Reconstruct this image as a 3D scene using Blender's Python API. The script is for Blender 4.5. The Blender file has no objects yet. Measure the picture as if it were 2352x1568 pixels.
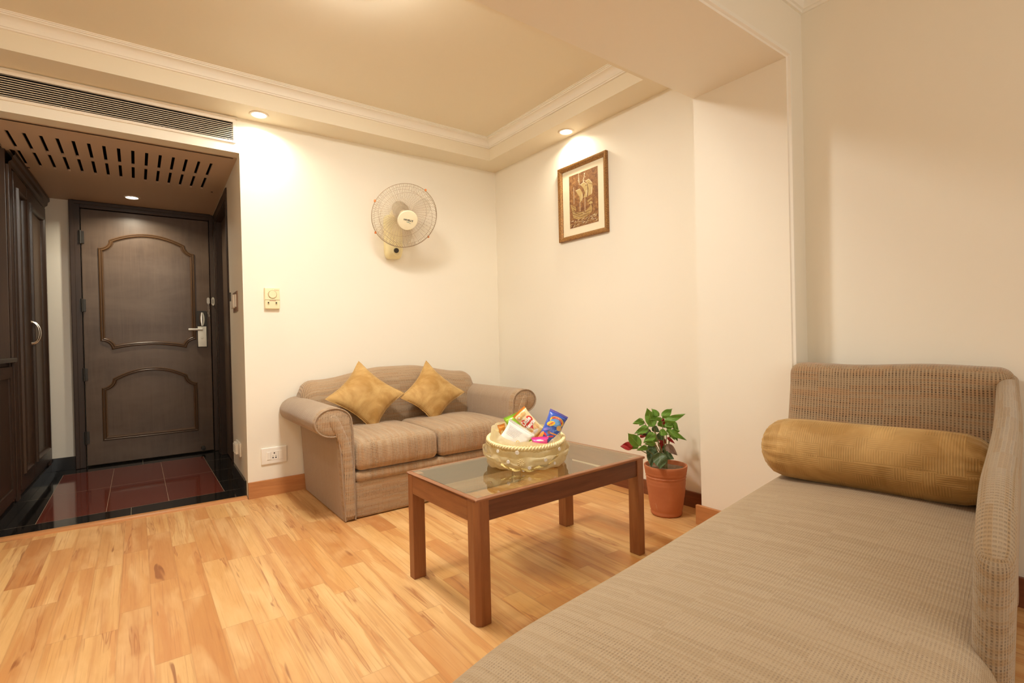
import bpy, bmesh, math, random
from mathutils import Vector, Matrix, noise
PI = math.pi
sc = bpy.context.scene
COL = sc.collection
rnd = random.Random(7)

# ------------------------------------------------------------------ camera
CAM = Vector((-2.571, -3.654, 1.0))
yaw, pitch, roll, FPX = math.radians(-36.61), math.radians(-.349), math.radians(-1.336), 1160.45
fw = Vector((-math.sin(yaw)*math.cos(pitch), math.cos(yaw)*math.cos(pitch), math.sin(pitch)))
rt = Vector((math.cos(yaw), math.sin(yaw), 0)); up = rt.cross(fw)
cr = rt*math.cos(roll)+up*math.sin(roll); cu = -rt*math.sin(roll)+up*math.cos(roll)
cd = bpy.data.cameras.new('camera'); cam = bpy.data.objects.new('camera', cd); COL.objects.link(cam)
cd.sensor_width = 36; cd.lens = FPX/2352*36; cd.clip_start = .02
m = Matrix((cr, cu, -fw)).transposed().to_4x4(); m.translation = CAM
cam.matrix_world = m
sc.camera = cam

# ------------------------------------------------------------------ mesh builder
class MB:
    def __init__(s):
        s.v = []; s.f = []; s.uv = []; s.mi = []; s.cur = 0
    def vert(s, p): s.v.append(Vector(p)); return len(s.v)-1
    def face(s, idx, uv=None, mi=None):
        s.f.append(tuple(idx)); s.mi.append(s.cur if mi is None else mi)
        if uv is None:
            a = s.v[idx[0]]; n = (s.v[idx[1]]-a).cross(s.v[idx[2]]-a)
            k = max(range(3), key=lambda i: abs(n[i]))
            ax = [(1,2),(0,2),(0,1)][k]
            uv = [(s.v[i][ax[0]], s.v[i][ax[1]]) for i in idx]
        s.uv.append([tuple(t) for t in uv])
    def box(s, lo, hi, M=None, mi=None):
        lo = Vector(lo); hi = Vector(hi); d = hi-lo
        P = [Vector((x,y,z)) for x in (lo.x,hi.x) for y in (lo.y,hi.y) for z in (lo.z,hi.z)]
        F = [((0,1,3,2),0),((4,6,7,5),0),((0,4,5,1),1),((2,3,7,6),1),((0,2,6,4),2),((1,5,7,3),2)]
        b = len(s.v)
        for p in P: s.v.append(M @ p if M else p)
        for f,k in F:
            ax = [i for i in range(3) if i != k]
            if d[ax[0]] < d[ax[1]]: ax = ax[::-1]
            s.f.append(tuple(b+i for i in f)); s.mi.append(s.cur if mi is None else mi)
            s.uv.append([(P[i][ax[0]], P[i][ax[1]]) for i in f])
        return s
    def tube(s, path, r, n=8, closed=False, cap=True):
        path = [Vector(p) for p in path]; N = len(path)
        rr = r if callable(r) else (lambda t: r)
        t0 = (path[1]-path[0]).normalized()
        ref = Vector((0,0,1)) if abs(t0.z) < .9 else Vector((1,0,0))
        a = t0.cross(ref).normalized(); rows = []; L = 0
        for i,p in enumerate(path):
            if closed: t = (path[(i+1)%N]-path[i-1]).normalized()
            else: t = (path[min(i+1,N-1)]-path[max(i-1,0)]).normalized()
            a = (a - t*a.dot(t)).normalized(); bq = t.cross(a)
            if i: L += (p-path[i-1]).length
            q = rr(i/max(1,N-1))
            rows.append(([s.vert(p + (a*math.cos(2*PI*k/n)+bq*math.sin(2*PI*k/n))*q) for k in range(n)], L))
        M = N if closed else N-1
        for i in range(M):
            A, la = rows[i]; B, lb = rows[(i+1)%N]
            if i == N-1: lb = la+.02
            for k in range(n):
                k2 = (k+1)%n
                s.face((A[k],A[k2],B[k2],B[k]), [(la,k*.01),(la,k*.01+.01),(lb,k*.01+.01),(lb,k*.01)])
        if cap and not closed:
            s.face(rows[0][0][::-1]); s.face(rows[-1][0])
        return s
    def lathe(s, prof, n=32, c=(0,0,0), M=None, wob=None):
        rows = []
        for (r,z) in prof:
            row = []
            for k in range(n):
                a = 2*PI*k/n; q = r*(wob(a,z) if wob else 1)
                p = Vector((c[0]+q*math.cos(a), c[1]+q*math.sin(a), c[2]+z))
                row.append(s.vert(M @ p if M else p))
            rows.append(row)
        L = 0
        for i in range(len(rows)-1):
            l2 = L+math.hypot(prof[i+1][0]-prof[i][0], prof[i+1][1]-prof[i][1]); R = max(prof[i][0], .001)
            for k in range(n):
                k2 = (k+1)%n; u = 2*PI*R*k/n; u2 = 2*PI*R*(k+1)/n
                s.face((rows[i][k],rows[i][k2],rows[i+1][k2],rows[i+1][k]), [(u,L),(u2,L),(u2,l2),(u,l2)])
            L = l2
        return s
    def disc(s, row): s.face(row)
    def grid(s, fn, nu, nv, uvf=None, flip=False, mi=None, closeu=False):
        ids = [[s.vert(fn(i/nu, j/nv)) for j in range(nv+1)] for i in range(nu+(0 if closeu else 1))]
        for i in range(nu):
            for j in range(nv):
                i2 = (i+1) % len(ids)
                q = (ids[i][j], ids[i2][j], ids[i2][j+1], ids[i][j+1])
                uu = [(i,j),(i+1,j),(i+1,j+1),(i,j+1)]
                uv = [uvf(a/nu,b/nv) if uvf else (a/nu,b/nv) for a,b in uu]
                if flip: q = q[::-1]; uv = uv[::-1]
                s.face(q, uv, mi)
        return s
    def soft(s, lo, hi, r, n=8, fn=None, mi=None):
        """rounded box; fn deforms each point afterwards"""
        lo = Vector(lo); hi = Vector(hi); c = (lo+hi)/2; h = (hi-lo)/2
        r = min(r, min(h)*.999)
        for ax in range(3):
            for sg in (-1, 1):
                a, b = [(1,2),(2,0),(0,1)][ax]
                def cuts(k):
                    e = h[k]; xs = [-e+r*(1-math.cos(PI/2*t/4))*1.0 for t in range(5)]
                    xs = [-e + r*t/4 for t in range(4)]
                    m_ = max(2, int((2*e-2*r)/(.035)) if n > 4 else 2); m_ = min(m_, 40)
                    mid = [-e+r+(2*e-2*r)*t/m_ for t in range(m_+1)]
                    return xs+mid+[-x for x in xs[::-1]]
                ca, cb = cuts(a), cuts(b)
                ids = []
                for x in ca:
                    row = []
                    for y in cb:
                        p = Vector((0,0,0)); p[ax] = sg*h[ax]; p[a] = x; p[b] = y
                        q = Vector([max(-h[i]+r, min(h[i]-r, p[i])) for i in range(3)])
                        d = p-q
                        if d.length > 1e-9: p = q + d.normalized()*r
                        p = p + c
                        if ax == 0: uv = (p.y, p.z)
                        elif ax == 1: uv = (p.x, p.z)
                        else: uv = (p.x, p.y)
                        uvp = list(uv)
                        # keep the weave running round the edges
                        if ax == 0: uvp = [y_ for y_ in (c.y + (x if a==1 else y), c.z + (y if b==2 else x))]
                        elif ax == 1: uvp = [c.x + y, c.z + x]
                        else: uvp = [c.x + x, c.y + y]
                        row.append((s.vert(fn(p) if fn else p), tuple(uvp)))
                    ids.append(row)
                for i in range(len(ca)-1):
                    for j in range(len(cb)-1):
                        q = [ids[i][j], ids[i+1][j], ids[i+1][j+1], ids[i][j+1]]
                        if sg < 0: q = q[::-1]
                        s.face([t[0] for t in q], [t[1] for t in q], mi)
        return s
    def prism(s, poly, d0, d1, axis=1, mi=None):
        """polygon in the plane across AXIS, extruded from d0 to d1"""
        def P(u,v,d): return {0:(d,u,v),1:(u,d,v),2:(u,v,d)}[axis]
        A = [s.vert(P(u,v,d0)) for u,v in poly]; B = [s.vert(P(u,v,d1)) for u,v in poly]
        n = len(poly)
        s.face(A[::-1], mi=mi); s.face(B, mi=mi)
        L = 0
        for i in range(n):
            j = (i+1)%n; l = (Vector(poly[j])-Vector(poly[i])).length
            s.face((A[i],A[j],B[j],B[i]), [(d0,L),(d0,L+l),(d1,L+l),(d1,L)], mi=mi); L += l
        return s
    def sweep(s, path, prof, frame, closed=False):
        """frame(i) -> (origin, a, b): profile (p,q) placed at origin + a*p + b*q"""
        rows = []; L = 0
        for i in range(len(path)):
            o, a, b = frame(i)
            if i: L += (Vector(path[i])-Vector(path[i-1])).length
            rows.append(([s.vert(o+a*p+b*q) for p,q in prof], L))
        N = len(rows)
        for i in range(N if closed else N-1):
            A, la = rows[i]; B, lb = rows[(i+1)%N]
            if i == N-1: lb = la+.05
            for k in range(len(prof)-1):
                s.face((A[k],A[k+1],B[k+1],B[k]), [(la,k*.01),(la,k*.01+.01),(lb,k*.01+.01),(lb,k*.01)])
        return s

ORG = {}
def build(name, mb, mats, parent=None, smooth=False, weld=True, bevel=0, local=False, angle=35):
    me = bpy.data.meshes.new(name)
    if parent is not None and not local:
        inv = ORG[parent.name]
        vs = [inv @ v for v in mb.v]
    else: vs = mb.v
    me.from_pydata([tuple(v) for v in vs], [], mb.f)
    ul = me.uv_layers.new(name='UVMap'); k = 0
    flat = [c for f in mb.uv for t in f for c in t]
    ul.data.foreach_set('uv', flat)
    if not isinstance(mats, (list, tuple)): mats = [mats]
    for mt in mats: me.materials.append(mt)
    me.polygons.foreach_set('material_index', mb.mi)
    bm = bmesh.new(); bm.from_mesh(me)
    if weld: bmesh.ops.remove_doubles(bm, verts=bm.verts, dist=2e-5)
    bmesh.ops.recalc_face_normals(bm, faces=bm.faces)
    bm.to_mesh(me); bm.free()
    if smooth:
        me.shade_smooth()
        if angle: me.set_sharp_from_angle(angle=math.radians(angle))
    o = bpy.data.objects.new(name, me); COL.objects.link(o)
    if bevel:
        b = o.modifiers.new('bevel', 'BEVEL'); b.width = bevel; b.segments = 2; b.limit_method = 'ANGLE'; b.angle_limit = math.radians(40)
    if parent is not None:
        o.parent = parent
        if parent.name in ORG: ORG[o.name] = ORG[parent.name]
    return o
def tag(o, label, cat, group=None, kind=None):
    o['label'] = label
    if cat: o['category'] = cat
    if group: o['group'] = group
    if kind: o['kind'] = kind
    return o
def thing(name, label, cat, loc=(0,0,0), rz=0, group=None):
    o = bpy.data.objects.new(name, None); COL.objects.link(o)
    o.empty_display_size = .1
    o.location = loc; o.rotation_euler = (0,0,rz)
    ORG[o.name] = (Matrix.Translation(loc) @ Matrix.Rotation(rz,4,'Z')).inverted()
    return tag(o, label, cat, group)
def struct(name, mb, mats, **k):
    o = build(name, mb, mats, **k); o['kind'] = 'structure'; return o
def text_mesh(txt, size, M, thick=.0004, shear=0, bold=0):
    """letters as a MB in world space"""
    cu_ = bpy.data.curves.new('t', 'FONT'); cu_.body = txt; cu_.size = size; cu_.align_x = 'CENTER'; cu_.align_y = 'CENTER'
    cu_.extrude = thick; cu_.shear = shear; cu_.offset = bold; cu_.resolution_u = 3
    ob = bpy.data.objects.new('t', cu_); COL.objects.link(ob)
    dg = bpy.context.evaluated_depsgraph_get(); me = ob.evaluated_get(dg).to_mesh()
    mb = MB()
    for v in me.vertices: mb.v.append(M @ v.co)
    for p in me.polygons: mb.face(tuple(p.vertices))
    ob.evaluated_get(dg).to_mesh_clear()
    bpy.data.objects.remove(ob); bpy.data.curves.remove(cu_)
    return mb

# ------------------------------------------------------------------ materials
class G:
    def __init__(s, name):
        s.m = bpy.data.materials.new(name); s.m.use_nodes = True
        s.t = s.m.node_tree; s.t.nodes.clear()
        s.out = s.n('ShaderNodeOutputMaterial')
    def n(s, ty, **k):
        nd = s.t.nodes.new(ty)
        for a,b in k.items(): setattr(nd, a, b)
        return nd
    def l(s, a, b): s.t.links.new(a, b)
    def put(s, sock, v):
        if isinstance(v, bpy.types.NodeSocket): s.l(v, sock)
        elif isinstance(v, (tuple, list)) and len(v) == 3 and sock.type == 'RGBA': sock.default_value = (*v, 1)
        else: sock.default_value = v
    def math(s, op, a, b=0, c=None):
        nd = s.n('ShaderNodeMath', operation=op); s.put(nd.inputs[0], a); s.put(nd.inputs[1], b)
        if c is not None: s.put(nd.inputs[2], c)
        return nd.outputs[0]
    def coord(s, which='Object'): return s.n('ShaderNodeTexCoord').outputs[which]
    def sep(s, v):
        nd = s.n('ShaderNodeSeparateXYZ'); s.l(v, nd.inputs[0]); return nd.outputs
    def comb(s, x=0, y=0, z=0):
        nd = s.n('ShaderNodeCombineXYZ')
        for i,v in enumerate((x,y,z)): s.put(nd.inputs[i], v)
        return nd.outputs[0]
    def map(s, v, scale=(1,1,1), loc=(0,0,0), rot=(0,0,0)):
        nd = s.n('ShaderNodeMapping'); s.l(v, nd.inputs[0]); nd.inputs['Scale'].default_value = scale; nd.inputs['Location'].default_value = loc; nd.inputs['Rotation'].default_value = rot
        return nd.outputs[0]
    def noise(s, v, scale=5, detail=3, rough=.5, dist=0, out=0):
        nd = s.n('ShaderNodeTexNoise'); s.l(v, nd.inputs['Vector']); nd.inputs['Scale'].default_value = scale
        nd.inputs['Detail'].default_value = detail; nd.inputs['Roughness'].default_value = rough; nd.inputs['Distortion'].default_value = dist
        return nd.outputs[out]
    def white(s, v):
        nd = s.n('ShaderNodeTexWhiteNoise', noise_dimensions='3D'); s.l(v, nd.inputs['Vector']); return nd.outputs
    def ramp(s, f, stops, interp='LINEAR'):
        nd = s.n('ShaderNodeValToRGB'); s.put(nd.inputs[0], f); cr_ = nd.color_ramp; cr_.interpolation = interp
        while len(cr_.elements) < len(stops): cr_.elements.new(.5)
        for e,(p,c) in zip(cr_.elements, stops):
            e.position = p; e.color = (*c,1) if isinstance(c,(tuple,list)) else (c,c,c,1)
        return nd.outputs[0]
    def mix(s, f, a, b, mode='MIX'):
        nd = s.n('ShaderNodeMix', data_type='RGBA', blend_type=mode); s.put(nd.inputs[0], f); s.put(nd.inputs[6], a); s.put(nd.inputs[7], b)
        return nd.outputs[2]
    def bump(s, h, strength=.3, dist=.002):
        nd = s.n('ShaderNodeBump'); s.put(nd.inputs['Height'], h); nd.inputs['Strength'].default_value = strength; nd.inputs['Distance'].default_value = dist
        return nd.outputs[0]
    def pbr(s, col, rough=.5, normal=None, **k):
        nd = s.n('ShaderNodeBsdfPrincipled'); s.put(nd.inputs['Base Color'], col); s.put(nd.inputs['Roughness'], rough)
        if normal is not None: s.l(normal, nd.inputs['Normal'])
        for a,b in k.items(): s.put(nd.inputs[a.replace('_',' ')], b)
        s.l(nd.outputs[0], s.out.inputs[0]); return nd
def plain(name, col, rough=.5, var=.04, scale=40, bump=0, **k):
    g = G(name); o = g.coord()
    nz = g.noise(o, scale, 3)
    c = g.mix(nz, tuple(x*(1-var) for x in col), tuple(min(1,x*(1+var)) for x in col))
    g.pbr(c, rough, g.bump(nz, bump, .001) if bump else None, **k); return g.m

WALLC = (.84,.80,.70)
def paint(name, col):
    g = G(name); o = g.coord()
    nz = g.noise(o, 2.2, 4, .6); n2 = g.noise(o, 260, 2)
    c = g.mix(nz, tuple(x*.985 for x in col), col)
    g.pbr(c, .55, g.bump(n2, .06, .0006), Specular_IOR_Level=.3); return g.m
M_wall = paint('cream_wall_paint', WALLC)
M_ceil = paint('cream_ceiling_paint', (.80,.735,.59))
M_trim = paint('white_trim_paint', (.86,.83,.75))
M_panel = paint('foyer_panel_paint', (.60,.47,.37))

# laminate floor: strips along y, three-strip boards
def floor_mat():
    g = G('spalted_maple_laminate'); x,y,z = g.sep(g.coord())
    W = .098
    i = g.math('FLOOR', g.math('DIVIDE', x, W))
    r1 = g.white(g.comb(i, 3.3, 0))[0]
    off = g.math('MULTIPLY', r1, 1.7)
    yy = g.math('ADD', y, off)
    L = .68
    j = g.math('FLOOR', g.math('DIVIDE', yy, L))
    wn = g.white(g.comb(i, j, 1.7))
    rv = wn[0]
    tone = g.ramp(rv, [(0,(.76,.47,.19)),(.3,(.69,.385,.14)),(.52,(.78,.51,.22)),(.70,(.56,.265,.085)),(.85,(.66,.35,.125)),(1,(.50,.215,.07))])
    # per-piece shifted coordinates
    sx = g.math('ADD', g.math('MULTIPLY', g.white(g.comb(i,j,5.1))[0], 40), x)
    v = g.comb(sx, yy, g.math('MULTIPLY', rv, 17))
    fine = g.noise(g.map(v, (70,5,1)), 1.6, 5, .65, .6)
    c = g.mix(g.math('MULTIPLY', fine, .42), tone, (.44,.18,.055))
    c = g.mix(g.ramp(g.noise(g.map(v,(26,.7,1),(9,2,0)),1,3,.55,.3), [(.50,0),(.66,.55)]), c, (.50,.215,.068))
    c = g.mix(g.ramp(g.noise(g.map(v,(9,2.2,1)),1,3,.5,.5), [(.45,0),(.75,.55)]), c, (.86,.60,.30))
    heart = g.ramp(g.noise(g.map(v, (12,.85,1),(2,7,0)), 1.0, 4, .55, .35), [(.535,0),(.555,.55),(.70,.62)])
    c = g.mix(heart, c, (.56,.25,.082))
    fib = g.ramp(g.noise(g.map(v, (150,2.2,1)), 1.0, 3, .6), [(.56,0),(.66,.34)])
    c = g.mix(fib, c, (.40,.155,.048))
    # spalt streaks: thin contour lines of a stretched noise field
    fld = g.noise(g.map(v, (21,1.15,1)), 1.0, 3, .45, .5)
    lines = g.ramp(fld, [(.56,0),(.578,1),(.592,.35),(.64,.30),(.655,1),(.675,0)])
    gate = g.ramp(g.noise(g.map(v, (6,2.6,1),(4,9,0)), 1.0, 2), [(.50,0),(.60,1)])
    c = g.mix(g.math('MULTIPLY', g.math('MULTIPLY', lines, gate), .72), c, (.33,.10,.028))
    fl2 = g.noise(g.map(v, (19,2.4,1),(30,0,0)), 1.0, 2, .5, .5)
    knots = g.ramp(fl2, [(.70,0),(.74,1)])
    c = g.mix(g.math('MULTIPLY', knots, .75), c, (.25,.08,.025))
    # joints
    fx = g.math('FRACT', g.math('DIVIDE', x, W)); fy = g.math('FRACT', g.math('DIVIDE', yy, L))
    ex = g.math('MINIMUM', fx, g.math('SUBTRACT', 1, fx)); ey = g.math('MINIMUM', fy, g.math('SUBTRACT', 1, fy))
    e = g.math('MINIMUM', g.math('MULTIPLY', ex, W), g.math('MULTIPLY', ey, L))
    c = g.mix(g.ramp(e, [(0,.22),(.0012,0)]), c, (.25,.10,.035))
    rg = g.math('ADD', .30, g.math('MULTIPLY', fine, .16))
    g.pbr(c, rg, g.bump(fine, .05, .0005), Specular_IOR_Level=.45); return g.m
M_floor = floor_mat()

def tile_mat():
    g = G('foyer_granite_tiles'); x,y,z = g.sep(g.coord())
    def between(v, a, b): return g.math('MULTIPLY', g.math('GREATER_THAN', v, a), g.math('LESS_THAN', v, b))
    red = g.math('MULTIPLY', between(x,-3.06,-2.11), between(y,.312,1.69))
    spk = g.noise(g.coord(), 220, 3, .7)
    cl = g.noise(g.coord(), 9, 3)
    rc = g.mix(spk, (.085,.016,.010), (.17,.036,.022)); rc = g.mix(g.math('MULTIPLY',cl,.5), rc, (.10,.022,.014))
    bc = g.mix(g.ramp(spk,[(.6,0),(.8,1)]), (.010,.009,.008), (.035,.030,.026))
    c = g.mix(red, bc, rc)
    def line(v, at, w=.0012): return g.math('LESS_THAN', g.math('ABSOLUTE', g.math('SUBTRACT', v, at)), w)
    ls = []
    for xx in (-2.743,-2.425): ls.append(g.math('MULTIPLY', line(x,xx), red))
    ls.append(g.math('MULTIPLY', line(y,1.0,.0013), red))
    inx = between(x,-3.062,-2.108); iny = between(y,.31,1.692)
    for xx in (-3.06,-2.11): ls.append(g.math('MULTIPLY', line(x,xx), iny))
    for yy in (.312,1.69): ls.append(g.math('MULTIPLY', line(y,yy), between(x,-3.3,-2.0) if yy < 1 else inx))
    ls.append(g.math('MULTIPLY', line(x,-2.62), g.math('LESS_THAN', y, .312)))
    ls.append(g.math('MULTIPLY', line(x,-2.55), g.math('GREATER_THAN', y, 1.69)))
    rb = g.math('GREATER_THAN', x, -2.11); lb = g.math('LESS_THAN', x, -3.06)
    for yy in (.62,1.02,1.45): ls.append(g.math('MULTIPLY', line(y,yy), rb))
    for yy in (.95,): ls.append(g.math('MULTIPLY', line(y,yy), lb))
    f = ls[0]
    for q in ls[1:]: f = g.math('MAXIMUM', f, q)
    c = g.mix(g.math('MULTIPLY', f, .6), c, (.42,.33,.22))
    dust = g.ramp(g.noise(g.coord(), 45, 2, .6), [(.76,0),(.80,.35)])
    c = g.mix(dust, c, (.4,.33,.27))
    g.pbr(c, g.math('ADD', .07, g.math('MULTIPLY', f, .5)), None, Specular_IOR_Level=.5); return g.m
M_tile = tile_mat()

def wood(name, base, dark, rough=.35, stretch=(3,40), wash=None, coat=0, spec=.5):
    g = G(name); uv = g.coord('UV')
    v = g.map(uv, (stretch[0], stretch[1], 1))
    n1 = g.noise(v, 1.2, 5, .6, .8); n2 = g.noise(g.map(uv, (stretch[0]*4, stretch[1]*5, 1)), 1, 4, .7)
    c = g.mix(g.ramp(n1, [(.3,0),(.7,1)]), dark, base)
    c = g.mix(g.math('MULTIPLY', n2, .35), c, tuple(x*.55 for x in dark))
    if wash:
        w = g.ramp(g.noise(g.map(uv,(4,1.5,1)), 1.0, 4, .6, .4), [(.35,0),(.7,1)])
        c = g.mix(g.math('MULTIPLY', w, .75), c, wash)
    g.pbr(c, g.math('ADD', rough, g.math('MULTIPLY', n2, .12)), g.bump(n2, .12, .0008), Coat_Weight=coat, Coat_Roughness=.25, Specular_IOR_Level=spec); return g.m
M_door = wood('dark_stained_door_wood', (.125,.078,.050), (.080,.048,.031), .32, (1.6,22), wash=(.155,.105,.072))
M_frame = wood('dark_door_frame_wood', (.060,.032,.020), (.034,.018,.012), .35, (2,30))
M_mould = wood('brown_moulding_wood', (.15,.078,.034), (.075,.037,.017), .3, (2,30))
M_ward = wood('dark_wardrobe_wood', (.050,.024,.013), (.030,.014,.008), .3, (2,30))
M_wardp = wood('wardrobe_panel_wood', (.10,.062,.040), (.072,.043,.027), .3, (2,30))
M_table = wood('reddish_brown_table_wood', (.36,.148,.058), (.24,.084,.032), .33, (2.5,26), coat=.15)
M_tabled = wood('shaded_table_apron_wood', (.19,.066,.030), (.11,.036,.017), .35, (2.5,34), coat=.15)  # table wood darkened, shade of the long aprons put into the colour
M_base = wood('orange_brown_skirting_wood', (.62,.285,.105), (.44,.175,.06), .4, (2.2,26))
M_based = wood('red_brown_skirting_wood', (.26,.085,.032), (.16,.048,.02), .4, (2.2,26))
M_thresh = wood('orange_threshold_wood', (.62,.29,.10), (.50,.21,.07), .35, (2,40))

def weave(name, thread, thread2, dark, strength=.85, p=.0085, q=.0075, bands=1., rot=False):
    g = G(name); u,v,_ = g.sep(g.coord('UV'))
    if rot: u, v = v, u
    wob = g.noise(g.coord('UV'), 12, 2)
    u2 = g.math('ADD', u, g.math('MULTIPLY', wob, .004)); v2 = g.math('ADD', v, g.math('MULTIPLY', wob, .006))
    fu = g.math('FRACT', g.math('DIVIDE', u2, p)); fv = g.math('FRACT', g.math('DIVIDE', v2, q))
    du = g.math('ABSOLUTE', g.math('SUBTRACT', fu, .5)); dv = g.math('ABSOLUTE', g.math('SUBTRACT', fv, .5))
    hole = g.math('MULTIPLY', g.ramp(du, [(.17,1),(.29,0)]), g.ramp(dv, [(.27,1),(.42,0)]))
    row = g.math('FLOOR', g.math('DIVIDE', v2, q)); colm = g.math('FLOOR', g.math('DIVIDE', u2, p))
    band = g.noise(g.comb(g.math('MULTIPLY', u, 1.2), g.math('MULTIPLY', v, 26), 0), 1, 3, .6)
    bandf = g.ramp(band, [(.36,.30),(.62,1)]) if bands else 1.0
    rrow = g.white(g.comb(row, g.math('FLOOR', g.math('MULTIPLY', u, 9)), 0))[0]
    cell = g.white(g.comb(row, colm, 0))[0]
    th = g.mix(g.ramp(rrow, [(.35,0),(.75,1)]), thread, thread2)
    th = g.mix(g.math('MULTIPLY', g.noise(g.map(g.coord('UV'),(500,500,1)),1,2,.6), .5), th, tuple(x*.62 for x in thread))
    hs = g.math('MULTIPLY', g.math('MULTIPLY', hole, bandf), g.math('ADD', strength-.2, g.math('MULTIPLY', cell, .35)))
    c = g.mix(hs, th, dark)
    h = g.math('SUBTRACT', 1, hole)
    g.pbr(c, .9, g.bump(h, .45, .0022), Specular_IOR_Level=.15, Sheen_Weight=.25, Sheen_Roughness=.5); return g.m
TH1, TH2, DK = (.50,.365,.235), (.48,.305,.17), (.055,.032,.020)
M_sofa = weave('brown_tweed_upholstery', TH1, TH2, DK)
M_sofat = weave('brown_tweed_fine_upholstery', (.44,.33,.23), (.42,.30,.20), (.16,.105,.072), .42, .0048, .0044, 0)
M_sofar = weave('brown_tweed_ribbed_upholstery', TH1, TH2, DK, .85, .0085, .0075, 1., True)
M_chb = weave('chaise_tweed_upholstery', (.41,.295,.18), (.42,.26,.14), (.085,.052,.030), .85, .0105, .0085)
M_chs = weave('chaise_seat_tweed', (.48,.365,.235), (.43,.315,.19), (.17,.11,.068), .42, .0060, .0066, 1., True)
M_cha = weave('chaise_arm_tweed', (.43,.335,.23), (.40,.28,.16), (.09,.062,.042), .55, .0066, .0075, 1.)

def velvet(name, base, light, rib='diag'):
    g = G(name); uv = g.coord('UV'); u,v,_ = g.sep(uv)
    pn = g.noise(g.map(uv,(5,5,1)), 1, 4, .6, .6)
    c = g.mix(g.ramp(pn,[(.38,0),(.62,1)]), base, light)
    if rib == 'meander':
        cx = g.math('FLOOR', g.math('DIVIDE', u, .042)); cy = g.math('FLOOR', g.math('DIVIDE', v, .036))
        sw = g.math('GREATER_THAN', g.white(g.comb(cx,cy,0))[0], .5)
        w = g.math('ADD', g.math('MULTIPLY', u, sw), g.math('MULTIPLY', v, g.math('SUBTRACT', 1, sw)))
        s_ = g.math('SINE', g.math('MULTIPLY', w, 2*PI/.0072))
    else:
        s_ = g.math('SINE', g.math('MULTIPLY', u, 2*PI/.007))
    st = g.ramp(s_, [(0,0),(1,1)])
    fade = g.ramp(g.noise(g.map(uv,(9,9,1),(5,1,0)),1,3), [(.35,.15),(.65,1)])
    c = g.mix(g.math('MULTIPLY', g.math('SUBTRACT', 1, g.math('ADD', .5, g.math('MULTIPLY', s_, .5))), g.math('MULTIPLY', fade, .42)), c, tuple(x*.45 for x in base))
    g.pbr(c, .62, g.bump(g.math('ADD', s_, g.math('MULTIPLY', pn, 3)), .22, .0012), Sheen_Weight=.55, Sheen_Roughness=.35, Sheen_Tint=(1,.82,.5), Specular_IOR_Level=.2); return g.m
M_vel = velvet('gold_velvet', (.42,.235,.070), (.66,.44,.18))
M_velb = velvet('gold_cut_velvet', (.39,.225,.075), (.56,.36,.145), 'meander')

def glass_mat():
    g = G('tinted_table_glass')
    fr = g.n('ShaderNodeFresnel'); fr.inputs[0].default_value = 3.5
    ge = g.n('ShaderNodeNewGeometry'); ff = g.math('MULTIPLY', fr.outputs[0], g.math('SUBTRACT', 1, ge.outputs['Backfacing']))
    tr = g.n('ShaderNodeBsdfTransparent'); tr.inputs[0].default_value = (.92,.91,.80,1)
    gl = g.n('ShaderNodeBsdfGlossy'); gl.inputs['Roughness'].default_value = .006; gl.inputs[0].default_value = (.96,1,.93,1)
    mx = g.n('ShaderNodeMixShader'); g.l(ff, mx.inputs[0]); g.l(tr.outputs[0], mx.inputs[1]); g.l(gl.outputs[0], mx.inputs[2])
    nz = g.noise(g.coord(), 30, 2)
    g.l(mx.outputs[0], g.out.inputs[0]); return g.m
M_glass = glass_mat()
def sheer(name, col, alpha):
    g = G(name); nz = g.noise(g.coord(), 60, 3, .6)
    d = g.n('ShaderNodeBsdfPrincipled'); d.inputs['Base Color'].default_value = (*col,1); d.inputs['Roughness'].default_value = .45
    d.inputs['Sheen Weight'].default_value = .4
    tl = g.n('ShaderNodeBsdfTranslucent'); tl.inputs[0].default_value = (*col,1)
    m1 = g.n('ShaderNodeMixShader'); m1.inputs[0].default_value = .62; g.l(d.outputs[0], m1.inputs[1]); g.l(tl.outputs[0], m1.inputs[2])
    tr = g.n('ShaderNodeBsdfTransparent')
    mx = g.n('ShaderNodeMixShader'); g.put(mx.inputs[0], g.math('ADD', alpha-.12, g.math('MULTIPLY', nz, .24)))
    g.l(tr.outputs[0], mx.inputs[1]); g.l(m1.outputs[0], mx.inputs[2]); g.l(mx.outputs[0], g.out.inputs[0]); return g.m
M_org = sheer('cream_organza', (.97,.90,.62), .80)
def emit(name, col, st):
    g = G(name); e = g.n('ShaderNodeEmission'); e.inputs[0].default_value = (*col,1); e.inputs[1].default_value = st
    g.l(e.outputs[0], g.out.inputs[0]); return g.m
M_white = plain('white_plastic', (.85,.82,.75), .35)
M_cream = plain('cream_plastic', (.82,.74,.48), .35)
M_creamf = plain('pale_yellow_fan_plastic', (.82,.73,.42), .32)
M_badge = plain('pale_cream_badge', (.86,.80,.58), .35)
M_blackm = plain('black_void', (.006,.005,.004), .9, Specular_IOR_Level=.05)
M_dark = plain('dark_brown_plastic', (.03,.025,.02), .4)
M_chrome = plain('brushed_chrome', (.78,.76,.72), .18, Metallic=1.0)
M_brass = plain('satin_nickel', (.60,.54,.46), .3, Metallic=1.0)
M_wire = plain('beige_guard_wire', (.42,.33,.23), .4)
M_orange = plain('orange_clip', (.75,.22,.05), .4)
M_slat = plain('cream_grille_paint', (.82,.75,.64), .4)
M_skirt = plain('black_granite_skirting', (.012,.011,.011), .15, .5, 200)
M_ink = plain('dark_green_ink', (.03,.05,.05), .5)
M_teal = plain('teal_ink', (.10,.30,.30), .5)
M_redink = plain('red_ink', (.70,.12,.08), .5)
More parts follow.
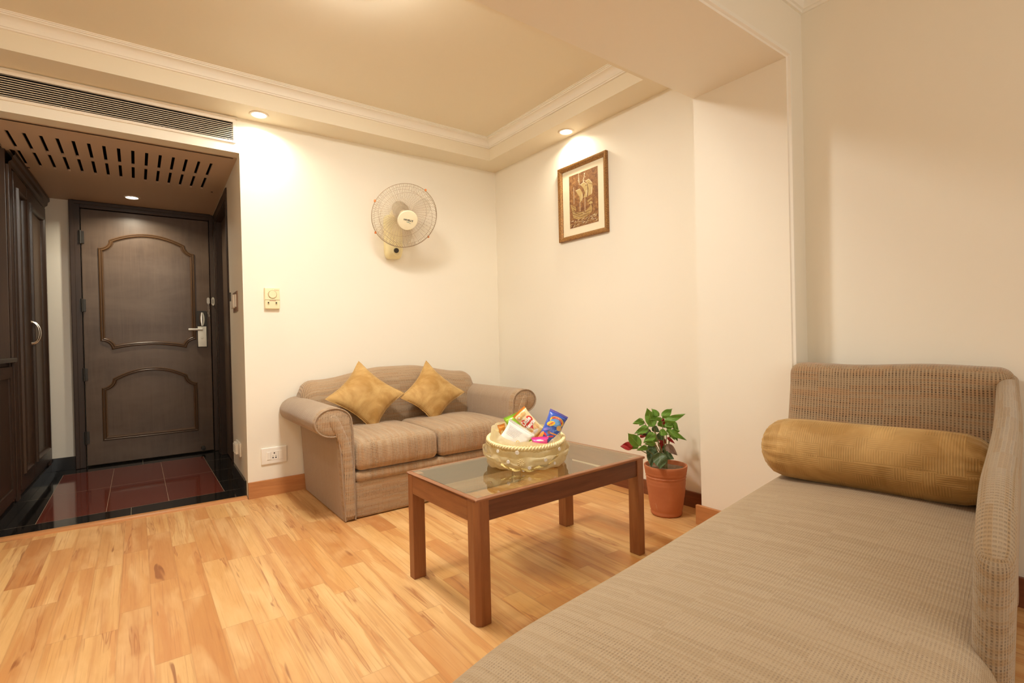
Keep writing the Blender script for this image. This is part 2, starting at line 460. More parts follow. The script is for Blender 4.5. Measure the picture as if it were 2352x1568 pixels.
M_ltr = plain('ceiling_light_trim', (.78,.70,.58), .4)

# ------------------------------------------------------------------ room shell
HS, HE, HB, HN, HT = 2.462, 2.235, 2.231, 2.575, 2.622
XL, YF = -3.95, -5.4
mb = MB(); mb.box((XL,YF,-.1),(.15,.05,0)); struct('floor', mb, M_floor)
mb = MB(); mb.box((XL,.05,-.1),(-1.9,2.05,-.001)); struct('floor_foyer', mb, M_tile)
def skew(mb):
    for v in mb.v:
        if v.y > 0: v.x += .0252*v.y
    return mb
def quarter(r, n=6): return [(r*math.cos(t*PI/2/n), r*math.sin(t*PI/2/n)) for t in range(n+1)]
# threshold moulding between laminate and tile
mb = MB()
prof = [(-.038,0),(-.036,.006),(-.028,.011),(-.012,.0135),(.012,.0135),(.028,.010),(.032,0)]
A, B = Vector((-3.2,.095,0)), Vector((-2.014,.035,0)); dr = (B-A).normalized(); pr = Vector((-dr.y,dr.x,0))
mb.sweep([A,B], prof, lambda i: ((A,B)[i], pr, Vector((0,0,1))))
struct('trim_1', mb, M_thresh, smooth=True)
mb = MB(); mb.box((-2.012,0,0),(.15,.1,2.75)); struct('wall_back', mb, M_wall)
# foyer right wall with the bathroom doorway
mb = MB(); mb.box((-2.012,.1,0),(-1.86,.77,HE+.1)); mb.box((-2.012,1.66,0),(-1.86,2.05,HE+.1)); mb.box((-2.012,.77,2.15),(-1.86,1.66,HE+.1))
struct('wall_foyer_right', skew(mb), M_wall)
mb = MB(); mb.box((XL,1.905,0),(-2.95,2.05,HE+.1)); mb.box((-2.95,1.905,2.19),(-1.86,2.05,HE+.1)); mb.box((-2.95,1.96,0),(-1.86,2.05,2.19)); struct('wall_foyer_back', mb, M_wall)  # last box is a block added behind the door to stop light leaking in
mb = MB(); mb.box((XL-.1,YF,0),(XL,2.05,2.75)); struct('wall_left', mb, M_wall)
# header over the foyer with the grille opening
mb = MB(); mb.box((XL,0,2.424),(-2.012,.1,2.75)); mb.box((XL,0,HE),(-2.012,.1,2.306)); mb.box((-2.046,0,2.306),(-2.012,.1,2.424)); mb.box((XL,0,2.306),(-3.62,.1,2.424))
struct('wall_header', mb, M_wall)
# foyer ceiling, open over the access panel
mb = MB(); mb.box((XL,.1,HE),(-2.012,.118,HE+.06)); mb.box((XL,1.075,HE),(-1.9,2.05,HE+.06)); mb.box((-2.03,.118,HE),(-1.9,1.075,HE+.06)); mb.box((XL,.118,HE),(-3.2,1.075,HE+.06))
struct('ceiling_foyer', mb, M_panel)
mb = MB(); mb.box((XL,-2.2,HT),(.15,.1,2.75)); struct('ceiling', mb, M_ceil)
# dropped soffit round the tray
mb = MB(); mb.box((XL,-.226,HS),(.1,0,HT)); mb.box((-.212,-1.796,HS),(.1,-.226,HT)); mb.box((XL,-2.108,HS),(.1,-1.796,HT)); mb.box((XL,-1.796,HS),(-3.62,-.226,HT))
struct('ceiling_soffit', mb, M_ceil)
# cornice in the tray
prof = [(0,2.556),(.010,2.557),(.011,2.565),(.016,2.566),(.017,2.571)] + [(.017+.036*(1-math.cos(t*PI/12)), 2.571+.034*math.sin(t*PI/12)) for t in range(1,7)] + [(.056,2.606),(.0565,2.611),(.064,2.612),(.0645,2.617),(.071,2.6175),(.071,2.622)]
cs = [(-.212,-.226),(-3.62,-.226),(-3.62,-1.796),(-.212,-1.796)]; sg = [(-1,-1),(1,-1),(1,1),(-1,1)]
mb = MB(); mb.sweep([(x,y,0) for x,y in cs], prof, lambda i: (Vector((*cs[i],0)), Vector((*sg[i],0)), Vector((0,0,1))), closed=True)
struct('trim_2', mb, M_trim, smooth=True, angle=25)
mb = MB(); mb.box((XL,-2.579,HB),(.1,-2.108,2.75)); struct('ceiling_beam', mb, M_wall)
mb = MB(); mb.box((0,-2.108,0),(.15,0,2.75)); struct('wall_right', mb, M_wall)
mb = MB(); mb.box((-.205,-2.579,0),(.15,-2.108,HB)); struct('wall_pilaster', mb, M_wall)
mb = MB(); mb.box((-.048,YF,0),(.15,-2.579,2.75)); struct('wall_right_near', mb, M_wall)
mb = MB(); mb.box((XL,YF,HN),(.1,-2.579,2.75)); struct('ceiling_near', mb, M_ceil)
# moulding on the edge of beam and pilaster
mb = MB()
pf = [(0,0),(.006,-.004),(.010,-.014),(.020,-.014),(.024,-.008),(.034,-.007),(.038,0)]
P0, P1, P2 = Vector((-.205,-2.579,0)), Vector((-.205,-2.579,HB)), Vector((XL,-2.579,HB))
fr_ = [(P0, Vector((1,0,0)), Vector((0,1,0))), (P1, Vector((1,0,1)), Vector((0,1,0))), (P2, Vector((0,0,1)), Vector((0,1,0)))]
mb.sweep([P0,P1,P2], pf, lambda i: fr_[i]); struct('trim_3', mb, M_trim, smooth=True, angle=25)
# crown moulding of the near ceiling
cp = [(0,2.476),(.010,2.477),(.012,2.487),(.020,2.490),(.022,2.500)] + [(.022+.045*(1-math.cos(t*PI/12)), 2.500+.045*math.sin(t*PI/12)) for t in range(1,7)] + [(.070,2.552),(.078,2.556),(.080,2.575)]
ps = [(-.048,YF),(-.048,-2.579),(XL,-2.579)]; sg2 = [(-1,0),(-1,-1),(0,-1)]
mb = MB(); mb.sweep([(x,y,0) for x,y in ps], cp, lambda i: (Vector((*ps[i],0)), Vector((*sg2[i],0)), Vector((0,0,1)))); struct('trim_4', mb, M_trim, smooth=True, angle=25)
# wall behind the camera with an added, unseen window for the fill light
mb = MB(); mb.box((XL,YF-.12,0),(.15,YF,.75)); mb.box((XL,YF-.12,2.25),(.15,YF,2.75)); mb.box((XL,YF-.12,.75),(-3.3,YF,2.25)); mb.box((-.6,YF-.12,.75),(.15,YF,2.25))
struct('wall_front', mb, M_wall)
mb = MB()
for x0,x1 in ((-3.3,-3.25),(-1.975,-1.925),(-.65,-.6)): mb.box((x0,YF-.09,.75),(x1,YF-.03,2.25))
for z0,z1 in ((.75,.80),(2.20,2.25)): mb.box((-3.3,YF-.09,z0),(-.6,YF-.03,z1))
struct('fill_window', mb, M_trim)
# baseboards
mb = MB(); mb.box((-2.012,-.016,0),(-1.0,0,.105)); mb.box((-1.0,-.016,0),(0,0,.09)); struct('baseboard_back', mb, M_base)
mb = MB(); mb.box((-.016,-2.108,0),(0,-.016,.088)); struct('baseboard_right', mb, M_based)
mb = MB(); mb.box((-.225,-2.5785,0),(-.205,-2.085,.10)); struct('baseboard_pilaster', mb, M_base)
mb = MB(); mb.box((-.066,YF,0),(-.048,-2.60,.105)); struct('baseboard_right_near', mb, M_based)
mb = MB(); mb.box((-2.024,0.06,0),(-2.012,.715,.105)); struct('baseboard_foyer_right', skew(mb), M_skirt)
mb = MB(); mb.box((-3.2,1.89,0),(-2.997,1.905,.105)); struct('baseboard_foyer_back', mb, M_skirt)

# ------------------------------------------------------------------ foyer door
def holder(name, label, cat, loc):
    o = thing(name, label, cat, loc); o['kind'] = 'structure'; return o
d1 = holder('door_1', 'dark brown panelled wooden entrance door with arched mouldings at the end of the foyer', 'door', (-2.48,1.89,0))
mb = MB(); mb.box((-2.925,1.885,.012),(-2.003,1.925,2.172)); build('door_slab', mb, M_door, d1, bevel=.003)
mb = MB()
for (x0,x1,z0,z1) in ((-2.997,-2.93,0,2.228),(-1.998,-1.966,0,2.228),(-2.93,-1.998,2.176,2.228)): mb.box((x0,1.868,z0),(x1,1.93,z1))
for (x0,x1,z0,z1) in ((-2.997,-2.968,0,2.233),(-2.968,-1.985,2.205,2.233)): mb.box((x0,1.858,z0),(x1,1.868,z1))
build('door_frame', mb, M_frame, d1, bevel=.004)
def panel_path(x0,x1,z0,z1,nt,rise,arch_top,arch_bot,nr=.075):
    """closed outline (x,z): optional scalloped corners and arches"""
    P = []; cx = (x0+x1)/2
    def scal(cx_, cz_, a0, a1): return [(cx_+nr*math.cos(a0+(a1-a0)*t/8), cz_+nr*math.sin(a0+(a1-a0)*t/8)) for t in range(9)]
    if arch_bot:
        P += scal(x0, z0, PI/2, 0)
        xa, xb = x0+nr, x1-nr
        P += [(xa+(xb-xa)*t/16, z0+arch_bot*(1-(2*t/16-1)**2)) for t in range(1,16)]
        P += scal(x1, z0, PI, PI/2)
    else: P += [(x0,z0),(x1,z0)]
    P += scal(x1, z1, -PI/2, -PI)
    xa, xb = x1-nr, x0+nr
    P += [(xa+(xb-xa)*t/16, z1+rise*(1-(2*t/16-1)**2)) for t in range(1,16)]
    P += scal(x0, z1, 0, -PI/2)
    return P
def moulding(P, ysurf, w, prof):
    mb = MB(); n = len(P); pts = [Vector((p[0],ysurf,p[1])) for p in P]
    def fr(i):
        a = (pts[i]-pts[i-1]).normalized(); b = (pts[(i+1)%n]-pts[i]).normalized()
        na = Vector((-a.z,0,a.x)); nb = Vector((-b.z,0,b.x)); nn = (na+nb)
        nn = nn/max(.35, nn.length_squared/2) if nn.length > 1e-6 else na
        return pts[i], nn, Vector((0,-1,0))
    mb.sweep(pts, prof, fr, closed=True); return mb
mprof = [(-.002,0),(-.001,.010),(.006,.014),(.011,.009),(.014,.009),(.020,.014),(.026,.010),(.028,.004),(.033,.004),(.035,0)]
build('upper_moulding', moulding(panel_path(-2.815,-2.125,.985,1.925,0,.075,True,.035), 1.886, .035, mprof), M_mould, d1, smooth=True, angle=30)
build('lower_moulding', moulding(panel_path(-2.815,-2.125,.212,.735,0,.085,True,0), 1.886, .035, mprof), M_mould, d1, smooth=True, angle=30)
for z in (1.93,1.36,.78,.25):
    mb = MB(); mb.tube([(-2.929,1.862,z-.055),(-2.929,1.862,z+.055)], .008, 10); mb.box((-2.945,1.866,z-.05),(-2.905,1.884,z+.05)); build('hinge', mb, M_dark, d1)
lk = MB(); lk.box((-2.115,1.872,.985),(-2.035,1.886,1.325)); lock = build('lock_case', lk, M_dark, d1, bevel=.003)
mb = MB(); mb.box((-2.111,1.868,.99),(-2.041,1.874,1.18)); mb.lathe([(.0,.0),(.010,0),(.010,.004),(0,.004)], 16, M=Matrix.Translation((-2.078,1.868,1.075)) @ Matrix.Rotation(PI/2,4,'X'))
build('lock_plate', mb, plain('pale_steel_plate', (.82,.78,.66), .3, Metallic=.6), lock, bevel=.002)
mb = MB()
mb.grid(lambda u,v: Vector((-2.077+(-1+2*u)*(.013+.010*math.sin(PI*v)), 1.870-.010*math.sin(PI*u)-.004, 1.185+.125*v)), 8, 10); build('lock_cover', mb, M_chrome, lock, smooth=True)
mb = MB(); mb.tube([(-2.078,1.868,1.15),(-2.078,1.835,1.15)], .011, 12); mb.tube([(-2.078,1.835,1.15),(-2.10,1.830,1.15),(-2.155,1.828,1.15),(-2.185,1.834,1.15)], lambda t:.0105, 12); build('lever', mb, M_white, lock, smooth=True)
mb = MB(); mb.prism([(-2.032,1.40),(-2.032,1.44),(-2.024,1.452),(-2.014,1.452),(-2.006,1.44),(-2.006,1.40),(-2.014,1.388),(-2.024,1.388)], 1.876, 1.886); build('chain_plate', mb, M_brass, d1, bevel=.002)
mb = MB(); mb.prism([(-1.996,1.39),(-1.996,1.44),(-1.988,1.455),(-1.978,1.455),(-1.970,1.44),(-1.970,1.39),(-1.978,1.375),(-1.988,1.375)], 1.857, 1.868); mb.box((-1.986,1.855,1.395),(-1.980,1.858,1.435), mi=1); build('chain_keeper', mb, [M_brass, M_dark], d1, bevel=.002)
mb = MB()
for k in range(9):
    c = Vector((-2.02+.004*math.sin(k*1.7), 1.872, 1.388-.0135*k)); q = Matrix.Rotation((k%2)*PI/2,3,'Z')
    mb.tube([c+q@Vector((.005*math.cos(t*PI/5),0,.009*math.sin(t*PI/5))) for t in range(10)], .0014, 5, closed=True)
build('door_chain', mb, M_brass, d1, smooth=True)
mb = MB(); mb.lathe([(0,0),(.016,0),(.018,.008),(.012,.018),(.010,.035),(.016,.040),(.016,.052),(0,.054)], 18, M=Matrix.Translation((-2.092,1.886,.045)) @ Matrix.Rotation(PI/2,4,'X')); build('door_stop', mb, M_dark, d1, smooth=True)

d2 = holder('door_2', 'dark wooden doorway in the right wall of the foyer', 'door', (-1.96,1.2,0))
mb = MB()
mb.box((-2.019,.725,0),(-2.012,.80,2.20)); mb.box((-2.019,1.66,0),(-2.012,1.76,2.20)); mb.box((-2.019,.80,2.13),(-2.012,1.66,2.20))
mb.box((-2.022,.735,0),(-2.019,.755,2.20)); mb.box((-2.022,1.72,0),(-2.019,1.75,2.20)); mb.box((-2.022,.755,2.185),(-2.019,1.72,2.20))
mb.box((-2.012,.77,0),(-1.9,.80,2.15)); mb.box((-2.012,1.63,0),(-1.9,1.66,2.15)); mb.box((-2.012,.80,2.12),(-1.9,1.63,2.15))
build('door_frame', skew(mb), M_frame, d2, bevel=.0015)
mb = MB(); mb.box((-1.965,.80,.01),(-1.925,1.63,2.12)); build('door_slab', skew(mb), M_door, d2)

# ------------------------------------------------------------------ wardrobe and low cabinet (left of the foyer)
PHW = -.026
wd = thing('wardrobe', 'tall dark wooden wardrobe with two panelled doors beside the foyer entrance', 'wardrobe', (-3.158,1.886,0), PHW)
Y0, Y1 = -1.235, 0.0   # local y
mb = MB(); mb.box((-.62,Y0,.07),(0,Y1,HE-.003)); build('carcass', mb, M_ward, wd, local=True, bevel=.004)
mb = MB(); mb.box((-.62,Y0,0),(.012,Y1+.002,.07)); build('plinth', mb, M_skirt, wd, local=True)
mb = MB(); cpw = [(0,2.14),(.012,2.14),(.016,2.155),(.030,2.165),(.034,2.19),(.045,2.20),(.045,2.225),(0,2.232)]
mb.sweep([(0,Y0,0),(0,Y1,0)], cpw, lambda i: (Vector((0,(Y0,Y1)[i],0)), Vector((1,0,0)), Vector((0,0,1)))); build('cornice', mb, M_ward, wd, local=True, smooth=True, angle=25)
for k,(a,b) in enumerate(((Y0+.08,-.765),(-.757,Y1-.105))):
    mb = MB(); z0, z1, s_ = .12, 2.12, .075
    mb.box((0,a,z0),(.022,a+s_,z1)); mb.box((0,b-s_,z0),(.022,b,z1)); mb.box((0,a+s_,z0),(.022,b-s_,z0+.10)); mb.box((0,a+s_,z1-.10),(.022,b-s_,z1))
    dr_ = build('door', mb, M_ward, wd, local=True, bevel=.003)
    mb = MB(); mb.box((0,a+s_,z0+.1),(.008,b-s_,z1-.1)); build('door_panel', mb, M_wardp, dr_, local=True)
    mb = MB()
    cs_ = [(a+s_,z0+.1),(b-s_,z0+.1),(b-s_,z1-.1),(a+s_,z1-.1)]; sg_ = [(1,1),(-1,1),(-1,-1),(1,-1)]
    mb.sweep([(0,*c) for c in cs_], [(-.012,.022),(-.008,.034),(.004,.036),(.012,.028),(.018,.008)], lambda i: (Vector((0,*cs_[i])), Vector((0,*sg_[i])), Vector((1,0,0))), closed=True)
    build('door_moulding', mb, M_ward, dr_, local=True, smooth=True, angle=30)
    hy = (b-.03) if k == 0 else (a+.03)
    mb = MB(); mb.tube([(.022+.048*math.sin(PI*t/12)**.8, hy, 1.115+.075*math.cos(PI*t/12)*-1) for t in range(13)], lambda t: .0048+.003*abs(2*t-1)**4, 10)
    for z in (1.04,1.19): mb.lathe([(0,0),(.012,0),(.011,.006),(.007,.010),(0,.011)], 14, M=Matrix.Translation((.022,hy,z)) @ Matrix.Rotation(PI/2,4,'Y'))
    build('handle', mb, M_brass, dr_, local=True, smooth=True)
for a, b in ((Y0,Y0+.07),(Y1-.095,Y1)):
    mb = MB(); mb.box((0,a,.07),(.016,b,2.14)); build('corner_post', mb, M_ward, wd, local=True, bevel=.004)
lc = thing('low_cabinet', 'low dark wooden cabinet with a ledge top in front of the wardrobe', 'cabinet', (-3.158,1.886,0), PHW)
C0, C1 = -1.90, Y0-.003
mb = MB(); mb.box((-.62,C0,.07),(-.008,C1,.925)); build('carcass', mb, M_ward, lc, local=True)
mb = MB(); mb.box((-.62,C0,0),(.012,C1,.07)); build('plinth', mb, M_skirt, lc, local=True)
mb = MB(); mb.box((-.62,C0-.01,.925),(.030,C1,.953)); build('top', mb, plain('dark_stone_ledge', (.05,.045,.035), .2, .3, 60), lc, local=True, bevel=.006)
mb = MB(); a, b, z0, z1, s_ = C0+.01, C1-.03, .10, .90, .06
mb.box((-.008,a,z0),(.012,a+s_,z1)); mb.box((-.008,b-s_,z0),(.012,b,z1)); mb.box((-.008,a+s_,z0),(.012,b-s_,z0+.07)); mb.box((-.008,a+s_,z1-.07),(.012,b-s_,z1))
dr_ = build('door', mb, M_ward, lc, local=True, bevel=.003)
mb = MB(); mb.box((-.008,a+s_,z0+.07),(.002,b-s_,z1-.07)); build('door_panel', mb, M_ward, dr_, local=True)

# ------------------------------------------------------------------ foyer ceiling panel, grille, downlights
ap = thing('ceiling_access_panel', 'slotted panel with two rows of slits in the foyer ceiling', 'ceiling panel', (-2.6,.6,HE))
mb = MB()
xs = [-3.2]; cells = []
for i in range(15,-1,-1):
    x = -2.137-.071*i; xs += [x-.0085, x+.0085]
xs += [-2.03]; ys = [.118,.290,.607,.650,.962,1.075]
for zz, flip in ((HE-.006,0),(HE+.006,1)):
    for i in range(len(xs)-1):
        for j in range(len(ys)-1):
            if i%2 == 1 and j in (1,3): continue
            ids = [mb.vert(p) for p in ((xs[i],ys[j],zz),(xs[i+1],ys[j],zz),(xs[i+1],ys[j+1],zz),(xs[i],ys[j+1],zz))]
            mb.face(ids if flip else ids[::-1])
for i in range(1,len(xs)-1,2):
    for j in (1,3):
        x0,x1,y0,y1 = xs[i],xs[i+1],ys[j],ys[j+1]
        for a,b in (((x0,y0),(x1,y0)),((x1,y0),(x1,y1)),((x1,y1),(x0,y1)),((x0,y1),(x0,y0))):
            mb.face([mb.vert((*a,HE-.006)),mb.vert((*b,HE-.006)),mb.vert((*b,HE+.006)),mb.vert((*a,HE+.006))])
build('slotted_board', mb, M_panel, ap)
mb = MB(); mb.box((-3.21,.112,HE+.03),(-2.025,1.08,HE+.034)); build('void_shade', mb, M_blackm, ap)  # black sheet standing in for the shade above the slits
for x in (-3.13,-2.06):
    mb = MB(); mb.lathe([(0,0),(.008,0),(.008,.003),(0,.004)], 12, M=Matrix.Translation((x,1.02,HE-.006)) @ Matrix.Rotation(PI,4,'X')); build('screw', mb, M_dark, ap)
gr = thing('air_conditioning_grille', 'long cream air grille with thin slats above the foyer opening', 'grille', (-2.8,0,2.366))
mb = MB(); GX0, GX1 = -3.6, -2.031
mb.box((GX0,-.009,2.424),(GX1,0,2.447)); mb.box((GX0,-.009,2.292),(GX1,0,2.307)); mb.box((-2.046,-.009,2.307),(GX1,0,2.424)); mb.box((GX0,-.009,2.307),(-3.585,0,2.424))
mb.box((GX0,-.012,2.444),(GX1+.01,0,2.455)); build('frame', mb, M_slat, gr, bevel=.002)
mb = MB(); NS = 9
for k in range(NS):
    z = 2.3145+.0118*k
    mb.box((-3.585,-.006,z),(-2.046,.001,z+.0030))
build('slats', mb, M_slat, gr)
mb = MB(); mb.box((-3.61,.06,2.30),(-2.045,.075,2.43)); mb.box((-3.61,.004,2.421),(-2.047,.06,2.4235)); mb.box((-3.61,.004,2.3065),(-2.047,.06,2.309)); build('duct_shade', mb, M_blackm, gr)  # black sheets put in for the darkness behind the slats
for x in (-2.075,-2.42,-2.86):
    mb = MB(); mb.box((x-.012,-.004,2.3065),(x+.012,.002,2.3085))
    for dx in (-.010,.010): mb.box((x+dx-.0012,-.004,2.3085),(x+dx+.0012,.002,2.3135))
    build('slat_clip', mb, M_slat, gr)

M_lens = emit('warm_lamp_lens', (1,.90,.72), 14)
def downlight(label, x, y, z, power):
    t = thing('downlight', label, 'ceiling light', (x,y,z), 0, 'recessed ceiling downlights')
    mb = MB(); mb.lathe([(.041,-.002),(.044,-.006),(.054,-.005),(.058,-.001),(.058,.0)], 32, (x,y,z)); build('trim_ring', mb, M_ltr, t, smooth=True)
    mb = MB(); r = mb.lathe([(.0005,-.0035),(.030,-.0035),(.041,-.002)], 32, (x,y,z)); build('lens', mb, M_lens, t, smooth=True)
    l = bpy.data.lights.new('downlight_bulb','AREA'); l.shape = 'DISK'; l.size = .07; l.energy = power; l.color = (1,.90,.70); l.spread = math.radians(150)
    o = bpy.data.objects.new('downlight_bulb', l); COL.objects.link(o); o.location = (0,0,-.012); o.parent = t
    return t
downlight('round lit downlight in the soffit above the thermostat, beside the air grille', -1.913,-.124,HS, 3.6)
downlight('round lit downlight in the soffit above the framed ship picture', -.085,-1.011,HS, 3.0)
downlight('round lit downlight in the foyer ceiling in front of the entrance door', -2.575,1.546,HE, 8)
# two added fill lights, unseen in the strip of soffit behind the beam
for x_ in (-1.85,-2.85):
    l = bpy.data.lights.new('soffit_fill','AREA'); l.shape = 'DISK'; l.size = .17; l.energy = 7; l.color = (1,.95,.82)
    o = bpy.data.objects.new('soffit_fill', l); COL.objects.link(o); o.location = (x_,-1.95,HS-.004)
# dome lamp in the tray, just above the photograph's upper edge
tl = thing('ceiling_lamp', 'round glowing ceiling lamp in the recessed tray', 'ceiling light', (-1.80,-1.56,HT))
mb = MB(); mb.lathe([(.19,0),(.20,-.012),(.20,-.022),(.18,-.024)], 36, (-1.80,-1.56,HT)); build('base', mb, M_trim, tl, smooth=True)
mb = MB(); mb.lathe([(.18,-.022)]+[(.18*math.cos(t*PI/16), -.022-.036*math.sin(t*PI/16)) for t in range(1,8)]+[(.001,-.058)], 36, (-1.80,-1.56,HT)); build('shade', mb, emit('warm_lamp_dome', (1,.97,.895), 105), tl, smooth=True)

# ------------------------------------------------------------------ added fill light in an unseen window behind the camera
def area(name, loc, rot, sx, sy, power, col):
    l = bpy.data.lights.new(name,'AREA'); l.shape = 'RECTANGLE'; l.size = sx; l.size_y = sy; l.energy = power; l.color = col
    o = bpy.data.objects.new(name, l); COL.objects.link(o); o.location = loc; o.rotation_euler = rot; return o
area('window_fill', (-1.95,YF-.13,1.5), (PI/2,0,0), 2.6, 1.45, 27, (1,.95,.85))
w = bpy.data.worlds.new('world'); sc.world = w; w.use_nodes = True
w.node_tree.nodes['Background'].inputs[0].default_value = (.9,.85,.75,1); w.node_tree.nodes['Background'].inputs[1].default_value = .3

# ------------------------------------------------------------------ loveseat
SX = -1.05
sf = thing('loveseat', 'two-seat brown tweed sofa with rolled arms against the back wall', 'sofa', (SX,-.43,0))
mb = MB(); mb.soft((-1.60,-.838,.004),(-.50,-.06,.212), .014, 5); build('front_panel', mb, M_sofa, sf, smooth=True)
mb = MB(); mb.soft((-1.603,-.852,.205),(-.497,-.30,.268), .03, 5); build('front_rail', mb, M_sofar, sf, smooth=True)
def cush(x0, x1):
    cx, hx = (x0+x1)/2, (x1-x0)/2
    def fn(p):
        a = (p.x-cx)/hx; b = (p.y+.55)/.315
        t = max(0,1-a*a)*max(0,1-b*b)
        if p.z > .36: p.z += .030*t**.6
        if p.y < -.8: p.y -= .012*max(0,1-a*a)*(1-((p.z-.352)/.083)**2)
        return p
    mb = MB(); mb.soft((x0,-.862,.268),(x1,-.235,.436), .045, 9, fn); return mb
for a,b in ((-1.602,-1.0765),(-1.0735,-.498)): build('seat_cushion', cush(a,b), M_sofar, sf, smooth=True)
def sstep(a,b,x): t = max(0,min(1,(x-a)/(b-a))); return t*t*(3-2*t)
def backf(u, v):
    s = -.665+1.33*u
    e = max(0, (abs(s)-.575)/.09); q = math.sqrt(max(0,1-min(1,e)**2))
    zt = .748+.066*(1-sstep(.10,.56,abs(s-.02)))-.085*(1-q)
    f = -.19-.045*q; k = .05+.025*q
    pts = [(-.03,.10),(-.03,.35),(-.03,zt-.10),(-.035,zt-.05),(-.05,zt-.018),(-.085,zt),(-.125,zt-.002),(-.165,zt-.02),(f+.03,zt-.06),(f+.008,zt-.12),(f-.004,zt-.20),(f-.012,.47),(f-.015,.40),(f-.01,.28)]
    t = v*(len(pts)-1); i = min(int(t), len(pts)-2); t -= i
    def P(j): return Vector(pts[max(0,min(len(pts)-1,j))])
    a,b,c,d = P(i-1),P(i),P(i+1),P(i+2)
    p = .5*((2*b)+(c-a)*t+(2*a-5*b+4*c-d)*t*t+(3*b-a-3*c+d)*t**3)
    lim = .600+.070*sstep(.44,.60,p.y)
    return Vector((SX+max(-lim,min(lim,s)), p.x, p.y))
mb = MB(); mb.grid(backf, 60, 39, lambda u,v: (u*1.33, v*1.45)); 
for u in (0,1): mb.face([mb.vert(backf(u,j/39)) for j in range(40)])
build('backrest', mb, M_sofa, sf, smooth=True, angle=60)
def arm_outline():
    P = [(.553,.003),(.553,.15),(.553,.30),(.553,.42),(.555,.50)]
    for t in range(0,26):
        a = math.radians(172-t*11.4); P.append((.665+.103*math.cos(a), .560+.082*math.sin(a)))
    P += [(.640,.455),(.634,.40),(.626,.22),(.614,.003)]
    return P
AO = arm_outline()
def ring(inset):
    n = len(AO); out = []
    for i in range(n):
        a = Vector(AO[i])-Vector(AO[i-1]); b = Vector(AO[(i+1)%n])-Vector(AO[i])
        a.normalize(); b.normalize(); nn = Vector((a.y+b.y, -a.x-b.x)); 
        nn = nn.normalized() if nn.length > 1e-6 else Vector((0,0))
        out.append(Vector(AO[i])+nn*inset)
    return out
for sgn in (-1, 1):
    mb = MB(); n = len(AO); ys = [(-.03,0),(-.25,0),(-.5,0),(-.80,0),(-.830,0),(-.842,.006),(-.848,.016)]
    rows = []; arc = [0]
    for i in range(1,n): arc.append(arc[-1]+(Vector(AO[i])-Vector(AO[i-1])).length)
    for y,ins in ys: rows.append([mb.vert((SX+sgn*p.x, y, p.y)) for p in ring(ins)])
    for r in range(len(ys)-1):
        for i in range(n):
            j = (i+1)%n; la = arc[i]; lb = arc[j] if j else arc[i]+.06
            mb.face((rows[r][i],rows[r][j],rows[r+1][j],rows[r+1][i]), [(la,ys[r][0]),(lb,ys[r][0]),(lb,ys[r+1][0]),(la,ys[r+1][0])], mi=0 if r < 3 else 1)
    # front face in strips: panel below, scroll above
    mb.face(rows[-1], mi=2); mb.face(rows[0][::-1])
    ar = build('arm', mb, [M_sofat, M_sofar, M_sofa], sf, smooth=True)
    mb = MB(); pp = ring(.004)
    mb.tube([(SX+sgn*p.x, -.846, p.y) for p in pp], .0045, 6)
    build('piping', mb, M_sofat, ar, smooth=True)
    kp = [(.584,.03),(.585,.15),(.588,.28),(.596,.38),(.612,.45),(.634,.505),(.653,.545),(.664,.572),(.670,.590),(.673,.600)]
    mb = MB(); mb.tube([(SX+sgn*a, -.846, b) for a,b in kp], lambda t: .027 if t < .6 else .029*math.sqrt(max(.02,1-((t-.6)/.42)**2)), 14)
    for i_,v_ in enumerate(mb.v): mb.v[i_] = Vector((v_.x, -.846+(v_.y+.846)*.5, v_.z))
    mb.uv = [[(mb.v[i_].x, mb.v[i_].z) for i_ in f_] for f_ in mb.f]
    build('front_pad', mb, M_sofa, ar, smooth=True, angle=60)

def pillow(name, label, c, T, mat, group):
    top, right, bot, left = [Vector(p) for p in c]; cen = (top+right+bot+left)/4
    n = (right-left).cross(top-bot).normalized()
    o = thing(name, label, 'cushion', cen, 0, group)
    mb = MB(); N = 26
    def P(a, b, s):
        # a along bottom->right / left->top side, b along the other side; corners: (-1,-1) bottom, (1,-1) right, (1,1) top, (-1,1) left
        pa = a*(1-.15*(1-b*b)**1.3*abs(a)); pb = b*(1-.15*(1-a*a)**1.3*abs(b))
        p = (bot*(1-pa)*(1-pb)+right*(1+pa)*(1-pb)+top*(1+pa)*(1+pb)+left*(1-pa)*(1+pb))/4
        h = 1.1*T*(max(0,1-a**2)*max(0,1-b**2))**.62
        h *= 1+.06*math.sin(3.1*a+1)*math.sin(2.7*b)
        wr = .0022*math.sin(18*a+6*b*b)*max(0,b*b-.3)+.0022*math.sin(18*b+5*a*a)*max(0,a*a-.3)
        return p + n*s*(h+ (wr if abs(a) < .999 and abs(b) < .999 else 0))
    for s in (1,-1):
        mb.grid(lambda u,v: P(2*u-1, 2*v-1, s), N, N, lambda u,v: (u*.36, v*.36), flip=s<0)
    b = build('cover', mb, mat, o, smooth=True, angle=70)
    # seam around the edge
    mb = MB(); E = []
    for k in range(4):
        for t in range(14):
            q = -1+2*t/14; a,b_ = [(q,-1),(1,q),(-q,1),(-1,-q)][k]; E.append(P(a,b_,0))
    mb.tube(E, .0026, 6, closed=True); build('seam', mb, mat, b, smooth=True)
    return o
pillow('throw_pillow', 'gold velvet cushion standing on its corner against the left rolled arm of the sofa', [(-1.352,-.245,.868),(-1.083,-.375,.638),(-1.335,-.46,.412),(-1.615,-.36,.640)], .075, M_vel, 'gold cushions on the sofa')
pillow('throw_pillow', 'gold velvet cushion standing on its corner in the middle right of the sofa', [(-.836,-.235,.848),(-.566,-.335,.600),(-.885,-.445,.408),(-1.112,-.372,.606)], .068, M_vel, 'gold cushions on the sofa')

